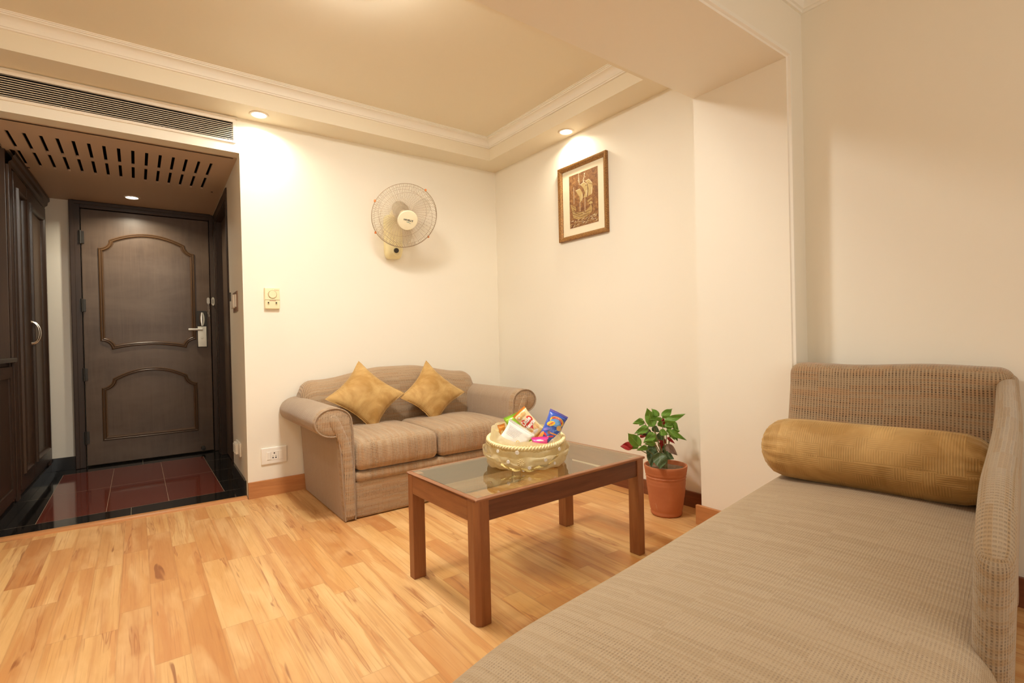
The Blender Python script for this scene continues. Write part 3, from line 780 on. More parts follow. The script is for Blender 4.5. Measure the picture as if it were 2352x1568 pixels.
# ------------------------------------------------------------------ coffee table
TH = .445
tb = thing('coffee_table', 'reddish brown wooden coffee table with a tinted glass top', 'table', (-1.184,-1.900,0), math.radians(1.7))
hx, hy, lw = .470, .264, .056
for sx in (-1,1):
    for sy in (-1,1):
        c = .016
        P = [(0,0),(lw-c,0),(lw,c),(lw,lw),(0,lw)]      # chamfer on the outer corner
        P = [(sx*(hx-lw+p), sy*(hy-lw+q)) if True else 0 for p,q in [(0,0),(lw,0),(lw,lw-c),(lw-c,lw),(0,lw)]]
        mb = MB(); mb.prism(P, 0, TH-.006, axis=2)
        # groove strip that splits the post on its long side
        g_ = [(sx*(hx-lw*.50), sy*(hy-.001)), (sx*(hx-lw*.50+.003), sy*(hy-.001)), (sx*(hx-lw*.50+.003), sy*(hy+.0006)), (sx*(hx-lw*.50), sy*(hy+.0006))]
        build('leg', mb, M_table, tb, local=True, bevel=.0025)
for sy in (-1,1):
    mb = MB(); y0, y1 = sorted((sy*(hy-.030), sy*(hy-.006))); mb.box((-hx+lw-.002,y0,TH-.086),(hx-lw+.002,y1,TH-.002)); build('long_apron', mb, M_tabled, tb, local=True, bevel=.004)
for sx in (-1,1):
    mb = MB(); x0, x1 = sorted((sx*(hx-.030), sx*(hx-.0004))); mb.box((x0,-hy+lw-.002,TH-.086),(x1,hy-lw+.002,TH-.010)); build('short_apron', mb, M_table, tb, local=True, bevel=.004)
mb = MB()
for (a,b,c,d) in ((-hx,-hy,hx,-hy+.020),(-hx,hy-.020,hx,hy),(-hx,-hy+.020,-hx+.020,hy-.020),(hx-.020,-hy+.020,hx,hy-.020)): mb.box((a,b,TH-.012),(c,d,TH-.0005))
build('top_rim', mb, M_table, tb, local=True, bevel=.004)
mb = MB(); mb.box((-hx+.018,-hy+.018,TH-.008),(hx-.018,hy-.018,TH)); build('glass_top', mb, M_glass, tb, local=True)

# ------------------------------------------------------------------ chaise longue
CH = math.radians(188)
ch = thing('chaise_longue', 'brown tweed daybed with an upright back and one sloping side arm', 'daybed', (-.62,-2.66,0), CH)
MC = Matrix.Translation((-.62,-2.66,0)) @ Matrix.Rotation(CH,4,'Z')
def seatfn(p):
    a = (p.x-.62)/1.02; b = (p.y-.335)/.36
    if p.z > .3: p.z += .022*max(0,1-a**4)*max(0,1-b*b) - .006*max(0,a)**6
    k = sstep(1.35,1.64,p.x)*.06
    p.y = .335+(p.y-.335)*(1-k)
    p.y -= .012*math.exp(-((p.x-1.35)/.25)**2)*(1 if b < 0 else 0)*(-b)
    return p
mb = MB(); mb.soft((-.38,-.022,.16),(1.645,.676,.424), .065, 9, seatfn); build('seat', mb, M_chs, ch, local=True, smooth=True)
mb = MB(); mb.soft((-.40,.0,.004),(1.60,.66,.18), .02, 5); build('base', mb, M_chb, ch, local=True, smooth=True)
def bkfn(p):
    p.x += .085*(1-sstep(.40,.86,p.z)); 
    t = (p.y-.345)/.36; p.z += .004*math.sin(5*t)
    if p.x > -.37: p.x += .012*max(0,1-t*t)
    return p
mb = MB(); mb.soft((-.465,-.008,.05),(-.315,.690,.862), .045, 9, bkfn); build('backrest', mb, M_chb, ch, local=True, smooth=True)
def armfn(p):
    u = p.x
    zt = .835-.105*(u+.44) - .10*max(0,(u-.66)/.2)**2
    f = max(0,min(1,p.z/.80)); p.z = f*zt if p.z < .80 else zt
    p.y += .005*math.sin(u*4.2+.5)*f - .022*(1-f)
    return p
mb = MB(); mb.soft((-.455,.648,.01),(.865,.704,.80), .027, 9, armfn); build('side_arm', mb, M_cha, ch, local=True, smooth=True)
# bolster lying against the back
bl = thing('bolster', 'gold velvet bolster lying on the daybed against its back', 'cushion', MC @ Vector((-.085,.32,.425)), CH)
prof = [(.004,0),(.022,.002),(.050,.010),(.078,.026),(.098,.050),(.110,.085),(.114,.13)] + [(.115,.13+.44*t/14) for t in range(1,14)] + [(.114,.57),(.110,.615),(.098,.650),(.078,.674),(.050,.690),(.022,.698),(.004,.700)]
Mb = MC @ Matrix.Translation((-.085,-.035,.548)) @ Matrix.Rotation(-PI/2,4,'X')
def wob(a,z):
    e = max(0, 1-min(z,.70-z)/.12)
    return 1+.045*e*math.sin(17*a+1.3*math.sin(3*a))+.03*e*math.sin(11*a+2)+.008*math.sin(2*a+9*z)
mb = MB(); mb.lathe(prof, 96, (0,0,0), Mb, wob); build('cover', mb, M_velb, bl, smooth=True, angle=80)
for z in (-.001,.701):
    mb = MB(); mb.lathe([(0,-.004),(.012,-.003),(.014,0),(.012,.003),(0,.004)], 16, (0,0,z), Mb); build('end_button', mb, M_velb, bl, smooth=True)

# ------------------------------------------------------------------ wall fan
Gc = Vector((-1.009,-.30,1.891)); nF = Vector((-.163,-.948,-.596)).normalized()
e1 = Vector((0,0,1)).cross(nF).normalized(); e1 = -e1 if e1.x < 0 else e1
e2 = nF.cross(e1); e2 = -e2 if e2.z < 0 else e2
fan = thing('wall_fan', 'cream wall fan with a round wire guard above the sofa', 'fan', (-.99,0,1.63))
R_ = .234
def fp(r, a, h): return Gc + e1*(r*math.cos(a)) + e2*(r*math.sin(a)) + nF*h
mb = MB(); mb.soft((-1.058,-.085,1.622),(-.922,0,1.95), .03, 5, lambda p: Vector((-.99+(p.x+.99)*(1-.16*(1-sstep(1.62,1.70,p.z))), p.y*(1-.2*(1-sstep(1.62,1.68,p.z))), p.z)))
fb = build('base', mb, M_creamf, fan, smooth=True)
mb = MB(); mb.lathe([(0,.012),(.016,.010),(.019,.0),(.019,-.004)], 24, M=Matrix.Translation((-.985,-.087,1.682)) @ Matrix.Rotation(PI/2,4,'X')); build('knob', mb, M_dark, fb, smooth=True)
mb = MB()
mb.tube([(-.985+.036*math.cos(PI+PI*t/14), -.0855, 1.69+.050*math.sin(PI+PI*t/14)*1.0) for t in range(15)], .002, 6); build('base_ridge', mb, M_cream, fb, smooth=True)
mb = MB(); mb.tube([(-.99,-.05,1.90),(-.985,-.075,1.95),Gc-nF*.17+Vector((0,0,-.01))], lambda t:.042, 14); build('neck', mb, M_creamf, fan, smooth=True)
def toM(h): 
    m_ = Matrix((e1, e2, nF)).transposed().to_4x4(); m_.translation = Gc+nF*h; return m_
mb = MB(); mb.lathe([(0,-.21),(.035,-.21),(.052,-.19),(.058,-.15),(.058,-.10),(.05,-.085),(0,-.083)], 28, M=toM(0)); build('motor', mb, plain('pale_motor_housing', (.50,.43,.32), .5), fan, smooth=True)
mb = MB(); mb.lathe([(0,-.03),(.038,-.028),(.042,-.0),(.03,.02),(0,.022)], 24, M=toM(0)); hub = build('hub', mb, M_cream, fan, smooth=True)
M_blade = plain('translucent_cream_blade', (.86,.78,.60), .35, Alpha=.22)
for k in range(3):
    a0 = 2*PI*k/3+.4
    def bf(u,v):
        r = .04+.165*u; wd_ = (.32+.55*math.sin(PI*min(1,u*.9+.1))**.7)
        a = a0+(v-.5)*wd_*1.25+.15*u; return fp(r, a, -.012+.040*(v-.5)*(1-.3*u))
    mb = MB(); mb.grid(bf, 12, 10); build('blade', mb, M_blade, fan, smooth=True)
def cage(prof_, n, r):
    mb = MB()
    for k in range(n):
        a = 2*PI*k/n
        mb.tube([fp(q*R_, a, h) for q,h in prof_], r, 4, cap=False)
    return mb
FP = [(1.0,.0),(.985,.016),(.93,.034),(.80,.052),(.60,.068),(.40,.078),(.30,.082)]
BP = [(1.0,-.0),(.985,-.02),(.92,-.045),(.75,-.065),(.5,-.078),(.26,-.085)]
mb = cage(FP, 104, .0012); 
for q,h in ((.80,.053),(.95,.030)): mb.tube([fp(q*R_,2*PI*t/64,h) for t in range(64)], .0011, 5, closed=True)
gd = build('front_guard', mb, M_wire, fan, smooth=True)
mb = cage(BP, 52, .0008)
for q,h in ((.75,-.065),(.26,-.085)): mb.tube([fp(q*R_,2*PI*t/64,h) for t in range(64)], .0012, 5, closed=True)
build('rear_guard', mb, M_wire, fan, smooth=True)
mb = MB(); mb.tube([fp(R_,2*PI*t/96,0) for t in range(96)], .0026, 8, closed=True); build('guard_rim', mb, M_wire, fan, smooth=True)
for a in (1.02,2.75,3.75,-.62):
    mb = MB(); p = fp(R_+.004,a,.0); mb.soft(p-Vector((.006,.006,.008)), p+Vector((.006,.006,.008)), .003, 3); build('guard_clip', mb, M_orange, fan, smooth=True)
mb = MB(); mb.lathe([(0,.092),(.04,.0915),(.068,.088),(.072,.083),(.072,.078)], 40, M=toM(0)); bd = build('badge', mb, M_badge, fan, smooth=True)
Mt = toM(.0925); 
if (Mt.to_3x3() @ Vector((1,0,0))).dot(cr) < 0: Mt = Mt @ Matrix.Rotation(PI,4,'Z')
Mt = Mt @ Matrix.Rotation(-.14,4,'Z')
build('badge_lettering', text_mesh("HAVELL'S", .0165, Mt @ Matrix.Translation((.002,.004,0)), .0004, 0, .0006), M_ink, bd)
mb = MB()
for (x0,y0,w_,h_) in ((-.012,-.0085,.030,.0045),(.010,-.0145,.018,.0025)):
    pts = [(x0+w_*t/10, y0+h_*.3*math.sin(PI*t/10)) for t in range(11)]+[(x0+w_*t/10, y0-h_*math.sin(PI*t/10)*.7) for t in range(9,0,-1)]
    mb.face([mb.vert(Mt @ Vector((*p,.0003))) for p in pts])
build('badge_swoosh', mb, M_teal, bd)

# ------------------------------------------------------------------ framed picture
pc = thing('framed_picture', 'framed brown picture of a sailing ship with a cream mount', 'picture', (0,-1.083,1.975))
Y1p, Y0p, Z0p, Z1p = -.842, -1.324, 1.703, 2.248
def gold():
    g = G('mottled_gold_frame'); o = g.coord(); n1 = g.noise(g.map(o,(1,1,1)), 240, 4, .75); n2 = g.noise(o, 40, 3)
    c = g.ramp(n1, [(.36,(.05,.018,.008)),(.48,(.24,.105,.028)),(.60,(.52,.28,.075))])
    c = g.mix(g.math('MULTIPLY', n2, .3), c, (.20,.08,.025))
    g.pbr(c, .4, g.bump(n1,.4,.002), Metallic=.35); return g.m
mb = MB(); co = [(Y1p,Z0p),(Y0p,Z0p),(Y0p,Z1p),(Y1p,Z1p)]; sg_ = [(-1,1),(1,1),(1,-1),(-1,-1)]
mb.sweep([(0,*c) for c in co], [(0,.001),(0,.022),(.004,.027),(.012,.025),(.028,.016),(.034,.012),(.036,.004)], lambda i: (Vector((0,*co[i])), Vector((0,*sg_[i])), Vector((-1,0,0))), closed=True)
build('frame', mb, gold(), pc, smooth=True, angle=30)
mb = MB(); mb.box((-.006,Y0p+.03,Z0p+.03),(-.001,Y1p-.03,Z1p-.03)); build('mount', mb, plain('cream_mount_card', (.82,.74,.55), .7), pc)
def batik():
    g = G('brown_batik_print'); o = g.coord(); n1 = g.noise(g.map(o,(1,14,14)), 3, 5, .65, .8)
    c = g.ramp(n1, [(.35,(.15,.060,.022)),(.55,(.29,.135,.045)),(.70,(.44,.235,.085))]); g.pbr(c, .7); return g.m
PY1, PY0, PZ0, PZ1 = -.948, -1.232, 1.790, 2.170
mb = MB(); mb.box((-.0072,PY0,PZ0),(-.006,PY1,PZ1)); pr_ = build('print', mb, batik(), pc)
M_sail = plain('tan_sail_print', (.50,.36,.15), .7, .25, 120); M_hull = plain('ochre_hull_print', (.44,.29,.105), .7, .3, 150); M_hl = plain('pale_highlight_print', (.78,.68,.47), .7); M_ln = plain('dark_outline_print', (.13,.045,.018), .7)
def pq(x, y):
    u = (x-262-.048*(y-680))/300; v = 1-(y-(680-110*u))/(542+40*u)
    return u, v
mb = MB(); lay = [0]
def PX(x,y,d): u,v = pq(x,y); return Vector((-.0072-d, PY1+(PY0-PY1)*u, PZ0+(PZ1-PZ0)*v))
def poly(pts, mi, d=.0004):
    mb.face([mb.vert(PX(*p,d)) for p in pts], mi=mi)
def stroke(pts, w_, mi, d=.0007):
    for i in range(len(pts)-1):
        a = Vector(pts[i]); b = Vector(pts[i+1]); n_ = Vector((-(b-a).y,(b-a).x)).normalized()*w_/2
        mb.face([mb.vert(PX(*p,d)) for p in (a-n_,b-n_,b+n_,a+n_)], mi=mi)
poly([(435,722),(475,702),(508,740),(518,800),(510,862),(470,882),(472,800),(460,752)],0)
poly([(382,762),(425,732),(460,757),(468,830),(460,890),(425,900),(440,850),(415,790)],0,.0005)
poly([(337,822),(385,802),(415,850),(420,900),(395,948),(385,942),(375,880)],0,.0006)
poly([(300,1010),(345,1048),(440,1043),(490,1000),(505,962),(522,1000),(512,1050),(470,1090),(385,1128),(325,1112)],1)
poly([(285,968),(345,998),(352,1036),(300,1012)],1,.0005); poly([(478,962),(498,936),(518,942),(520,958),(503,968)],0,.0005)
poly([(465,930),(510,895),(515,910),(470,950)],1,.0005)
for s_ in ([(365,648),(372,700),(380,765)],[(432,640),(424,690),(414,745)],[(318,790),(322,870),(326,965)],[(441,900),(446,1042)],[(388,940),(393,1040)]): stroke(s_,3.4,2)
for s_ in ([(440,728),(474,704),(506,742)],[(388,766),(425,736),(458,758)],[(340,826),(384,806)],[(455,820),(463,890)],[(505,790),(508,858)],[(412,860),(408,930)]): stroke(s_,4,2,.0009)
for s_ in ([(462,756),(470,830),(462,888)],[(417,795),(438,850)],[(378,880),(388,940)],[(440,775),(464,762)],[(470,745),(512,758)],[(308,1035),(390,1075),(505,1030)],[(320,1070),(400,1098),(490,1065)],[(345,1048),(440,1043)],[(520,910),(560,870)],[(505,960),(520,1000),(522,1040)],[(300,985),(345,1012)],[(360,940),(362,1040)],[(415,950),(418,1035)]): stroke(s_,4,3,.001)
r2 = random.Random(3)
for k in range(420):
    x = r2.uniform(286,580); y = r2.uniform(1060,1215); u_, v_ = pq(x,y)
    if .02 < v_ and .03 < u_ < .96 and (v_ < .135+.10*max(0,u_-.55)):
        L_ = r2.uniform(9,20); a = r2.uniform(.5,1.1); stroke([(x-L_/2,y+L_*a/2),(x+L_/2,y-L_*a/2)], r2.uniform(2,4), r2.choice([0,2,3,0,3]), .0004+.0002*r2.random())
for k in range(60):
    x = r2.uniform(300,500); y = 1045+.0*x+r2.uniform(0,60)+(-.10)*(x-400); stroke([(x,y),(x+r2.uniform(5,14),y+r2.uniform(-5,6))], 2.2, r2.choice([2,3,3]), .0011)
for k in range(26):
    x = r2.choice([370,425])+r2.gauss(0,6); y = r2.uniform(640,770); stroke([(x-3,y),(x+3,y+r2.uniform(-4,4))], 5, 2, .0005)
build('ship_drawing', mb, [M_sail,M_hull,M_hl,M_ln], pr_, weld=False)

# ------------------------------------------------------------------ wall fittings
th = thing('thermostat', 'cream room thermostat with a round dial on the wall left of the sofa', 'thermostat', (-1.843,0,1.30))
mb = MB(); mb.soft((-1.889,-.028,1.232),(-1.797,0,1.373), .006, 3); tbod = build('body', mb, M_cream, th, smooth=True)
mb = MB(); mb.box((-1.8885,-.0292,1.290),(-1.7975,-.0275,1.2925)); build('body_seam', mb, plain('brown_seam', (.35,.25,.10), .6), tbod)
mb = MB(); mb.lathe([(0,.007),(.022,.007),(.0245,.005),(.025,0)], 36, M=Matrix.Translation((-1.842,-.028,1.327)) @ Matrix.Rotation(PI/2,4,'X')); dl = build('dial', mb, M_cream, th, smooth=True)
mb = MB(); mb.tube([(-1.842+.0262*math.cos(2*PI*t/40),-.0285,1.327+.0262*math.sin(2*PI*t/40)) for t in range(40)], .0011, 5, closed=True); build('dial_ring', mb, plain('brown_dial_line', (.32,.22,.08), .6), th)
for x in (-1.868,-1.820):
    mb = MB(); mb.box((x-.005,-.0295,1.258),(x+.005,-.0275,1.278)); mb.box((x-.0042,-.032,1.268),(x+.0042,-.0275,1.2765), mi=1); build('slide_switch', mb, [plain('slot_shadow_plastic', (.55,.45,.22), .5), M_dark], th)
Mx = Matrix.Rotation(PI/2,4,'X')
build('red_lettering', text_mesh('Danfoss', .0085, Matrix.Translation((-1.818,-.0285,1.357)) @ Mx, .0003, .35), M_redink, th)
mb = MB()
for k in range(9): mb.box((-1.860+.0042*k,-.0292,1.2845),(-1.8574+.0042*k,-.0278,1.2885), mi=k%2)
build('scale_marks', mb, [M_dark, M_redink], th)
for k in range(7):
    mb = MB(); a = PI*(1.2-1.4*k/6); c = Vector((-1.842+.032*math.cos(a),-.0284,1.327+.032*math.sin(a))); mb.box(c-Vector((.0008,.0004,.0008)), c+Vector((.0008,.0004,.0008))); build('dial_mark', mb, M_redink, th)

so = thing('wall_socket', 'white wall socket plate with a switch low on the wall left of the sofa', 'socket', (-1.852,0,.262))
mb = MB(); mb.soft((-1.932,-.012,.206),(-1.773,0,.316), .008, 4); build('plate', mb, M_white, so, smooth=True)
mb = MB(); mb.box((-1.902,-.0135,.232),(-1.800,-.011,.290)); build('insert', mb, M_white, so, bevel=.001)
mb = MB(); mb.prism([(-.0135,.235),(-.017,.235),(-.0145,.287),(-.0135,.287)], -1.899, -1.876, axis=0); 
mb2 = MB()
mb2.box((-1.899,-.0165,.236),(-1.8765,-.013,.286)); build('rocker', mb2, M_white, so, bevel=.0015)
mb = MB()
for x,z,r in ((-1.853,.277,.0042),(-1.862,.247,.0042),(-1.844,.247,.0042),(-1.862,.258,.0022),(-1.844,.258,.0022)):
    mb.lathe([(0,.0004),(r,.0004),(r,0)], 14, M=Matrix.Translation((x,-.0136,z)) @ Matrix.Rotation(PI/2,4,'X'))
build('pin_holes', mb, M_blackm, so)
M_gap = plain('grey_gap', (.45,.42,.36), .6)
for x in (-1.829,-1.874):
    mb = MB(); mb.box((x-.0005,-.0138,.234),(x+.0005,-.0134,.288)); build('module_gap', mb, M_gap, so)
sw = thing('key_card_switch', 'brown and white card switch on the side wall by the foyer doorway', 'switch', (-2.012,.37,1.30))
mb = MB(); mb.box((-2.018,.255,1.232),(-2.012,.470,1.372)); build('plate', skew(mb), plain('brown_switch_plate', (.30,.19,.13), .35), sw, bevel=.002)
mb = MB(); mb.soft((-2.034,.335,1.258),(-2.017,.455,1.352), .006, 3); mb.soft((-2.026,.285,1.262),(-2.017,.340,1.350), .003, 3); build('card_reader', skew(mb), M_white, sw, smooth=True)
mb = MB(); mb.box((-2.040,.440,1.315),(-2.033,.485,1.375)); build('card', skew(mb), M_dark, sw)
nl = thing('foot_light', 'small white louvred foot light low on the side wall of the foyer', 'wall light', (-2.012,.37,.27))
mb = MB(); mb.soft((-2.024,.275,.222),(-2.0118,.475,.318), .005, 3); build('plate', skew(mb), M_white, nl, smooth=True)
mb = MB(); mb.box((-2.040,.35,.232),(-2.023,.465,.306))
for k in range(6): mb.box((-2.044,.355,.238+.011*k),(-2.038,.46,.243+.011*k))
build('louvre', skew(mb), M_white, nl, bevel=.001)

# ------------------------------------------------------------------ potted poinsettia
PCX, PCY = -.208, -1.888
pp = thing('potted_poinsettia', 'green and red poinsettia in a terracotta pot beside the coffee table, by the wall', 'plant', (PCX,PCY,0))
def terra():
    g = G('terracotta'); o = g.coord(); n1 = g.noise(o, 9, 4, .6); n2 = g.noise(g.map(o,(1,1,.4)), 60, 3)
    c = g.mix(n1, (.56,.205,.085), (.42,.125,.045)); c = g.mix(g.ramp(n2,[(.66,0),(.8,.4)]), c, (.62,.36,.22)); g.pbr(c, .7, g.bump(n2,.15,.001)); return g.m
prof = [(0,.004),(.078,.0),(.083,.004)]
def pr_r(z): return .083+(.116-.083)*(z/.275)**.85
for k in range(34):
    z = .008+.232*k/33
    r = pr_r(z)
    for zg in (.022,.032,.186,.196,.206): r -= .0034*math.exp(-((z-zg)/.003)**2)
    if .213 < z < .222: r -= .0042
    prof.append((r, z))
prof += [(.1135,.243),(.1165,.262),(.1175,.270),(.116,.275),(.109,.275),(.105,.268),(.100,.25),(0,.245)]
mb = MB(); mb.lathe(prof, 48, (PCX,PCY,0)); 
for k in range(5):
    a = -1.05+.05*k; mb.tube([(PCX+(pr_r(z)+.0005)*math.cos(a+.9*(z-.1)), PCY+(pr_r(z)+.0005)*math.sin(a+.9*(z-.1)), z) for z in (.10+.006*k,.125,.15-.005*k)], .0012, 5)
build('pot', mb, terra(), pp, smooth=True, angle=50)
mb = MB(); mb.grid(lambda u,v: Vector((PCX+.103*u*math.cos(2*PI*v), PCY+.103*u*math.sin(2*PI*v), .254+.010*noise.noise(Vector((u*3*math.cos(2*PI*v),u*3*math.sin(2*PI*v),1))))), 8, 28); build('soil', mb, plain('dry_soil', (.20,.13,.08), .9, .4, 90, .6), pp, smooth=True)
def leafmat(name, c1, c2, vein):
    g = G(name); u,v,_ = g.sep(g.coord('UV')); n1 = g.noise(g.coord(), 25, 3)
    c = g.mix(n1, c1, c2)
    d = g.math('ABSOLUTE', g.math('SUBTRACT', v, .5))
    s_ = g.math('SINE', g.math('MULTIPLY', g.math('SUBTRACT', u, g.math('MULTIPLY', d, .5)), 48))
    c = g.mix(g.math('MULTIPLY', g.ramp(s_, [(.82,0),(1,1)]), .3), c, vein)
    c = g.mix(g.ramp(d, [(.01,.8),(.035,0)]), c, vein)
    p = g.pbr(c, .45, g.bump(s_,.10,.0006), Subsurface_Weight=0.0); 
    tl_ = g.n('ShaderNodeBsdfTranslucent'); g.put(tl_.inputs[0], c); mx = g.n('ShaderNodeMixShader'); mx.inputs[0].default_value = .25
    g.l(p.outputs[0], mx.inputs[1]); g.l(tl_.outputs[0], mx.inputs[2]); g.l(mx.outputs[0], g.out.inputs[0]); return g.m
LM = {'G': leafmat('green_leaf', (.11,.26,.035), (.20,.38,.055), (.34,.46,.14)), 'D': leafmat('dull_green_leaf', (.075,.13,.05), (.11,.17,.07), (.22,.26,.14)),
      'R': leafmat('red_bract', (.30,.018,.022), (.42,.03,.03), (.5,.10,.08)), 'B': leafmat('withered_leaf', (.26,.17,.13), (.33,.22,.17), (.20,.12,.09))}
PC0 = Vector((PCX,PCY,.40)); TP = (PC0-CAM).dot(fw)
def at(u, v, t): return CAM + (fw + cr*((u-1176)/FPX) - cu*((v-784)/FPX))*t
def pxp(x, y, dd=0): return at(1380+x/4.9, 900+y/4.9, TP+dd)
LV = [(590,385,518,178,118,'G',-.02,-.04),(650,275,568,185,66,'G',.0,.03),(690,285,805,185,84,'G',.0,.02),(720,335,955,245,76,'G',-.03,-.06),(480,318,360,355,72,'G',.0,-.02),
 (475,325,432,380,55,'G',.02,.02),(690,300,550,312,44,'G',-.05,-.07),(525,385,405,490,84,'G',-.04,-.06),(520,390,375,470,60,'G',.01,.02),(440,608,303,463,122,'G',-.03,-.05),(605,465,480,572,92,'G',-.06,-.09),
 (612,572,495,585,68,'G',-.06,-.09),(525,617,405,655,62,'G',-.05,-.08),(420,600,330,640,60,'G',.02,.0),(740,425,970,545,62,'G',-.04,-.07),(800,335,875,445,74,'G',.0,.0),(790,450,893,437,62,'G',-.03,-.05),
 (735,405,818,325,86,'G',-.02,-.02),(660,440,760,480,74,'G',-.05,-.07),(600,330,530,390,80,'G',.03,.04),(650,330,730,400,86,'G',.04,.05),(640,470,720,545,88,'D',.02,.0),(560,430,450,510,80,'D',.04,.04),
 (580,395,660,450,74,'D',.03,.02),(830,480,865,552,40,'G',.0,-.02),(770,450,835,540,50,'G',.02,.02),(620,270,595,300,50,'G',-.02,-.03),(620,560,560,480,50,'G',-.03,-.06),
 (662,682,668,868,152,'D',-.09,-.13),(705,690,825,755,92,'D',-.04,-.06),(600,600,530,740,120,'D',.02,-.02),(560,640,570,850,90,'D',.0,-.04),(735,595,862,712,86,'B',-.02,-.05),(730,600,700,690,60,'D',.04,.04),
 (360,606,217,612,92,'R',.0,.02),(440,505,525,468,44,'R',.04,.05),(748,510,836,582,34,'R',-.02,-.04),(705,330,690,288,36,'R',.0,.0),(600,560,555,640,70,'R',.05,.05),(680,560,692,680,80,'R',.06,.07),(640,520,600,560,60,'R',.05,.05),(740,560,650,545,60,'R',.06,.06),(700,340,740,360,40,'R',.02,.02)]
mbs = {k: MB() for k in LM}
for (bx,by,tx,ty,wpx,k,d0,d1) in LV:
    b = pxp(bx,by,d0); t = pxp(tx,ty,d1); ax = t-b; L_ = ax.length; ax.normalize()
    view = (b-CAM).normalized(); sd = ax.cross(view).normalized(); nn = sd.cross(ax).normalized()
    if nn.z < 0 and k != 'D': nn = -nn
    wd_ = wpx/4.9*TP/FPX
    def lf(u, v):
        w_ = wd_*.5*(math.sin(PI*min(1,u*.97+.03)**.72)**.9)*(1-.25*u)*1.12
        q = 2*v-1
        return b + ax*(u*L_) + sd*(q*w_) + nn*(.16*L_*(math.sin(PI*u)*.5) + .10*w_*abs(q)*2*.8 + .006*math.sin(9*u+3*q))
    if k in 'RB':
        mbl = MB(); mbl.grid(lf, 30, 12, lambda u,v: (u,v)); ob_ = build('red_bract' if k == 'R' else 'withered_leaf', mbl, LM[k], pp, smooth=True)
        ob_['label'] = 'dark red bract' if k == 'R' else 'withered brownish leaf hanging over the rim'
    else: mbs[k].grid(lf, 30, 12, lambda u,v: (u,v))
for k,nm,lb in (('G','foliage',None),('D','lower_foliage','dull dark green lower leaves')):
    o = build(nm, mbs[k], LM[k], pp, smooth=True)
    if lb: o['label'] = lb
mb = MB(); base = Vector((PCX,PCY,.235))
for (x,y,d) in ((600,440,-.03),(690,320,.0),(450,600,-.02),(740,430,-.03),(650,560,.03),(660,690,-.07),(590,380,0),(610,575,-.05),(480,320,0),(800,340,0),(360,606,0),(735,595,-.02),(790,450,-.03)):
    p = pxp(x,y,d); md = base.lerp(p,.55)+Vector((0,0,.02)); mb.tube([base+(p-base)*.0+Vector((rnd.uniform(-.012,.012),rnd.uniform(-.012,.012),0)), md, p], lambda t: .0042-.0024*t, 6)
build('stems', mb, plain('green_brown_stem', (.20,.19,.07), .6), pp, smooth=True)

# ------------------------------------------------------------------ basket of snacks on the table
BX, BY, BZ = -1.180, -1.868, TH
bk = thing('gift_basket', 'round basket wrapped in cream spotted organza on the glass table', 'basket', (BX,BY,BZ))
tdir = Vector((-.58,-.81,0)).normalized()
def tiltM():
    ax = Vector((0,0,1)).cross(tdir); return Matrix.Translation((BX,BY,BZ)) @ Matrix.Rotation(math.radians(5), 4, ax)
TM = tiltM()
def basketmat():
    g = G('cream_woven_basket'); u,v,_ = g.sep(g.coord('UV'))
    s_ = g.math('MULTIPLY', g.math('SINE', g.math('MULTIPLY', u, 330)), g.math('SINE', g.math('MULTIPLY', v, 520)))
    c = g.mix(g.ramp(s_,[(.2,0),(.8,1)]), (.74,.60,.32), (.88,.77,.48)); g.pbr(c, .7, g.bump(s_,.6,.003)); return g.m
mb = MB(); mb.lathe([(.0,.004),(.128,.003),(.142,.012),(.155,.055),(.162,.104),(.158,.108),(.150,.100),(.140,.060),(.122,.018),(0,.012)], 56, (0,0,.010), Matrix.Translation((BX,BY,BZ-.010))); build('bowl', mb, basketmat(), bk, smooth=True, angle=50)
M_rope = plain('cream_twisted_rope', (.88,.76,.44), .55)
mb = MB()
for ph in (0, PI):
    mb.tube([TM @ Vector(((.168+.0046*math.cos(38*a+ph))*math.cos(a),(.168+.0046*math.cos(38*a+ph))*math.sin(a),.112+.0046*math.sin(38*a+ph))) for a in [2*PI*t/560 for t in range(560)]], .0052, 6, closed=True)
build('rope_rim', mb, M_rope, bk, smooth=True, angle=0)
def wrapf(r0, r1, z0, z1, seed, amp):
    def f(u, v):
        a = 2*PI*u; r = r0+(r1-r0)*v; s_ = Vector((math.cos(a)*2.2, math.sin(a)*2.2, seed+v*1.6))
        n1 = noise.noise(s_); n2 = noise.noise(s_*2.6); fold = math.sin(9*a+6*n1+5*v)
        r += amp*(n1+.5*n2+.35*fold)*(.4+.6*math.sin(PI*min(1,max(0,v)))); z = z0+(z1-z0)*v + .010*noise.noise(s_*1.4+Vector((5,5,5)))
        p = Vector((r*math.cos(a), r*math.sin(a), max(.0015,z)))
        return TM @ p if v > .5 else Vector((BX,BY,BZ)).lerp(TM @ Vector((0,0,0)),0) + (TM @ p - Vector((BX,BY,BZ)))*(v*2) + p*(1-v*2) if v < .5 else TM @ p
    return f
wr = MB(); wr.grid(wrapf(.158,.180,.003,.100,1.3,.009), 150, 16, closeu=True); wrap = build('organza_wrap', wr, M_org, bk, smooth=True, angle=0)
wr = MB(); wr.grid(wrapf(.172,.192,.006,.078,7.7,.013), 150, 12, closeu=True); build('organza_fold', wr, M_org, bk, smooth=True, angle=0)
wr = MB(); 
def collar(u, v):
    a = 2*PI*u; d = max(0, math.cos(a-2.55)); r = .160-.010*v+.006*math.sin(7*a)+.004*math.sin(13*a+2); z = .108+(.020+.045*d**1.5+.008*math.sin(5*a))*v
    return TM @ Vector((r*math.cos(a), r*math.sin(a), z))
wr.grid(collar, 120, 6, closeu=True); build('organza_collar', wr, M_org, bk, smooth=True, angle=0)
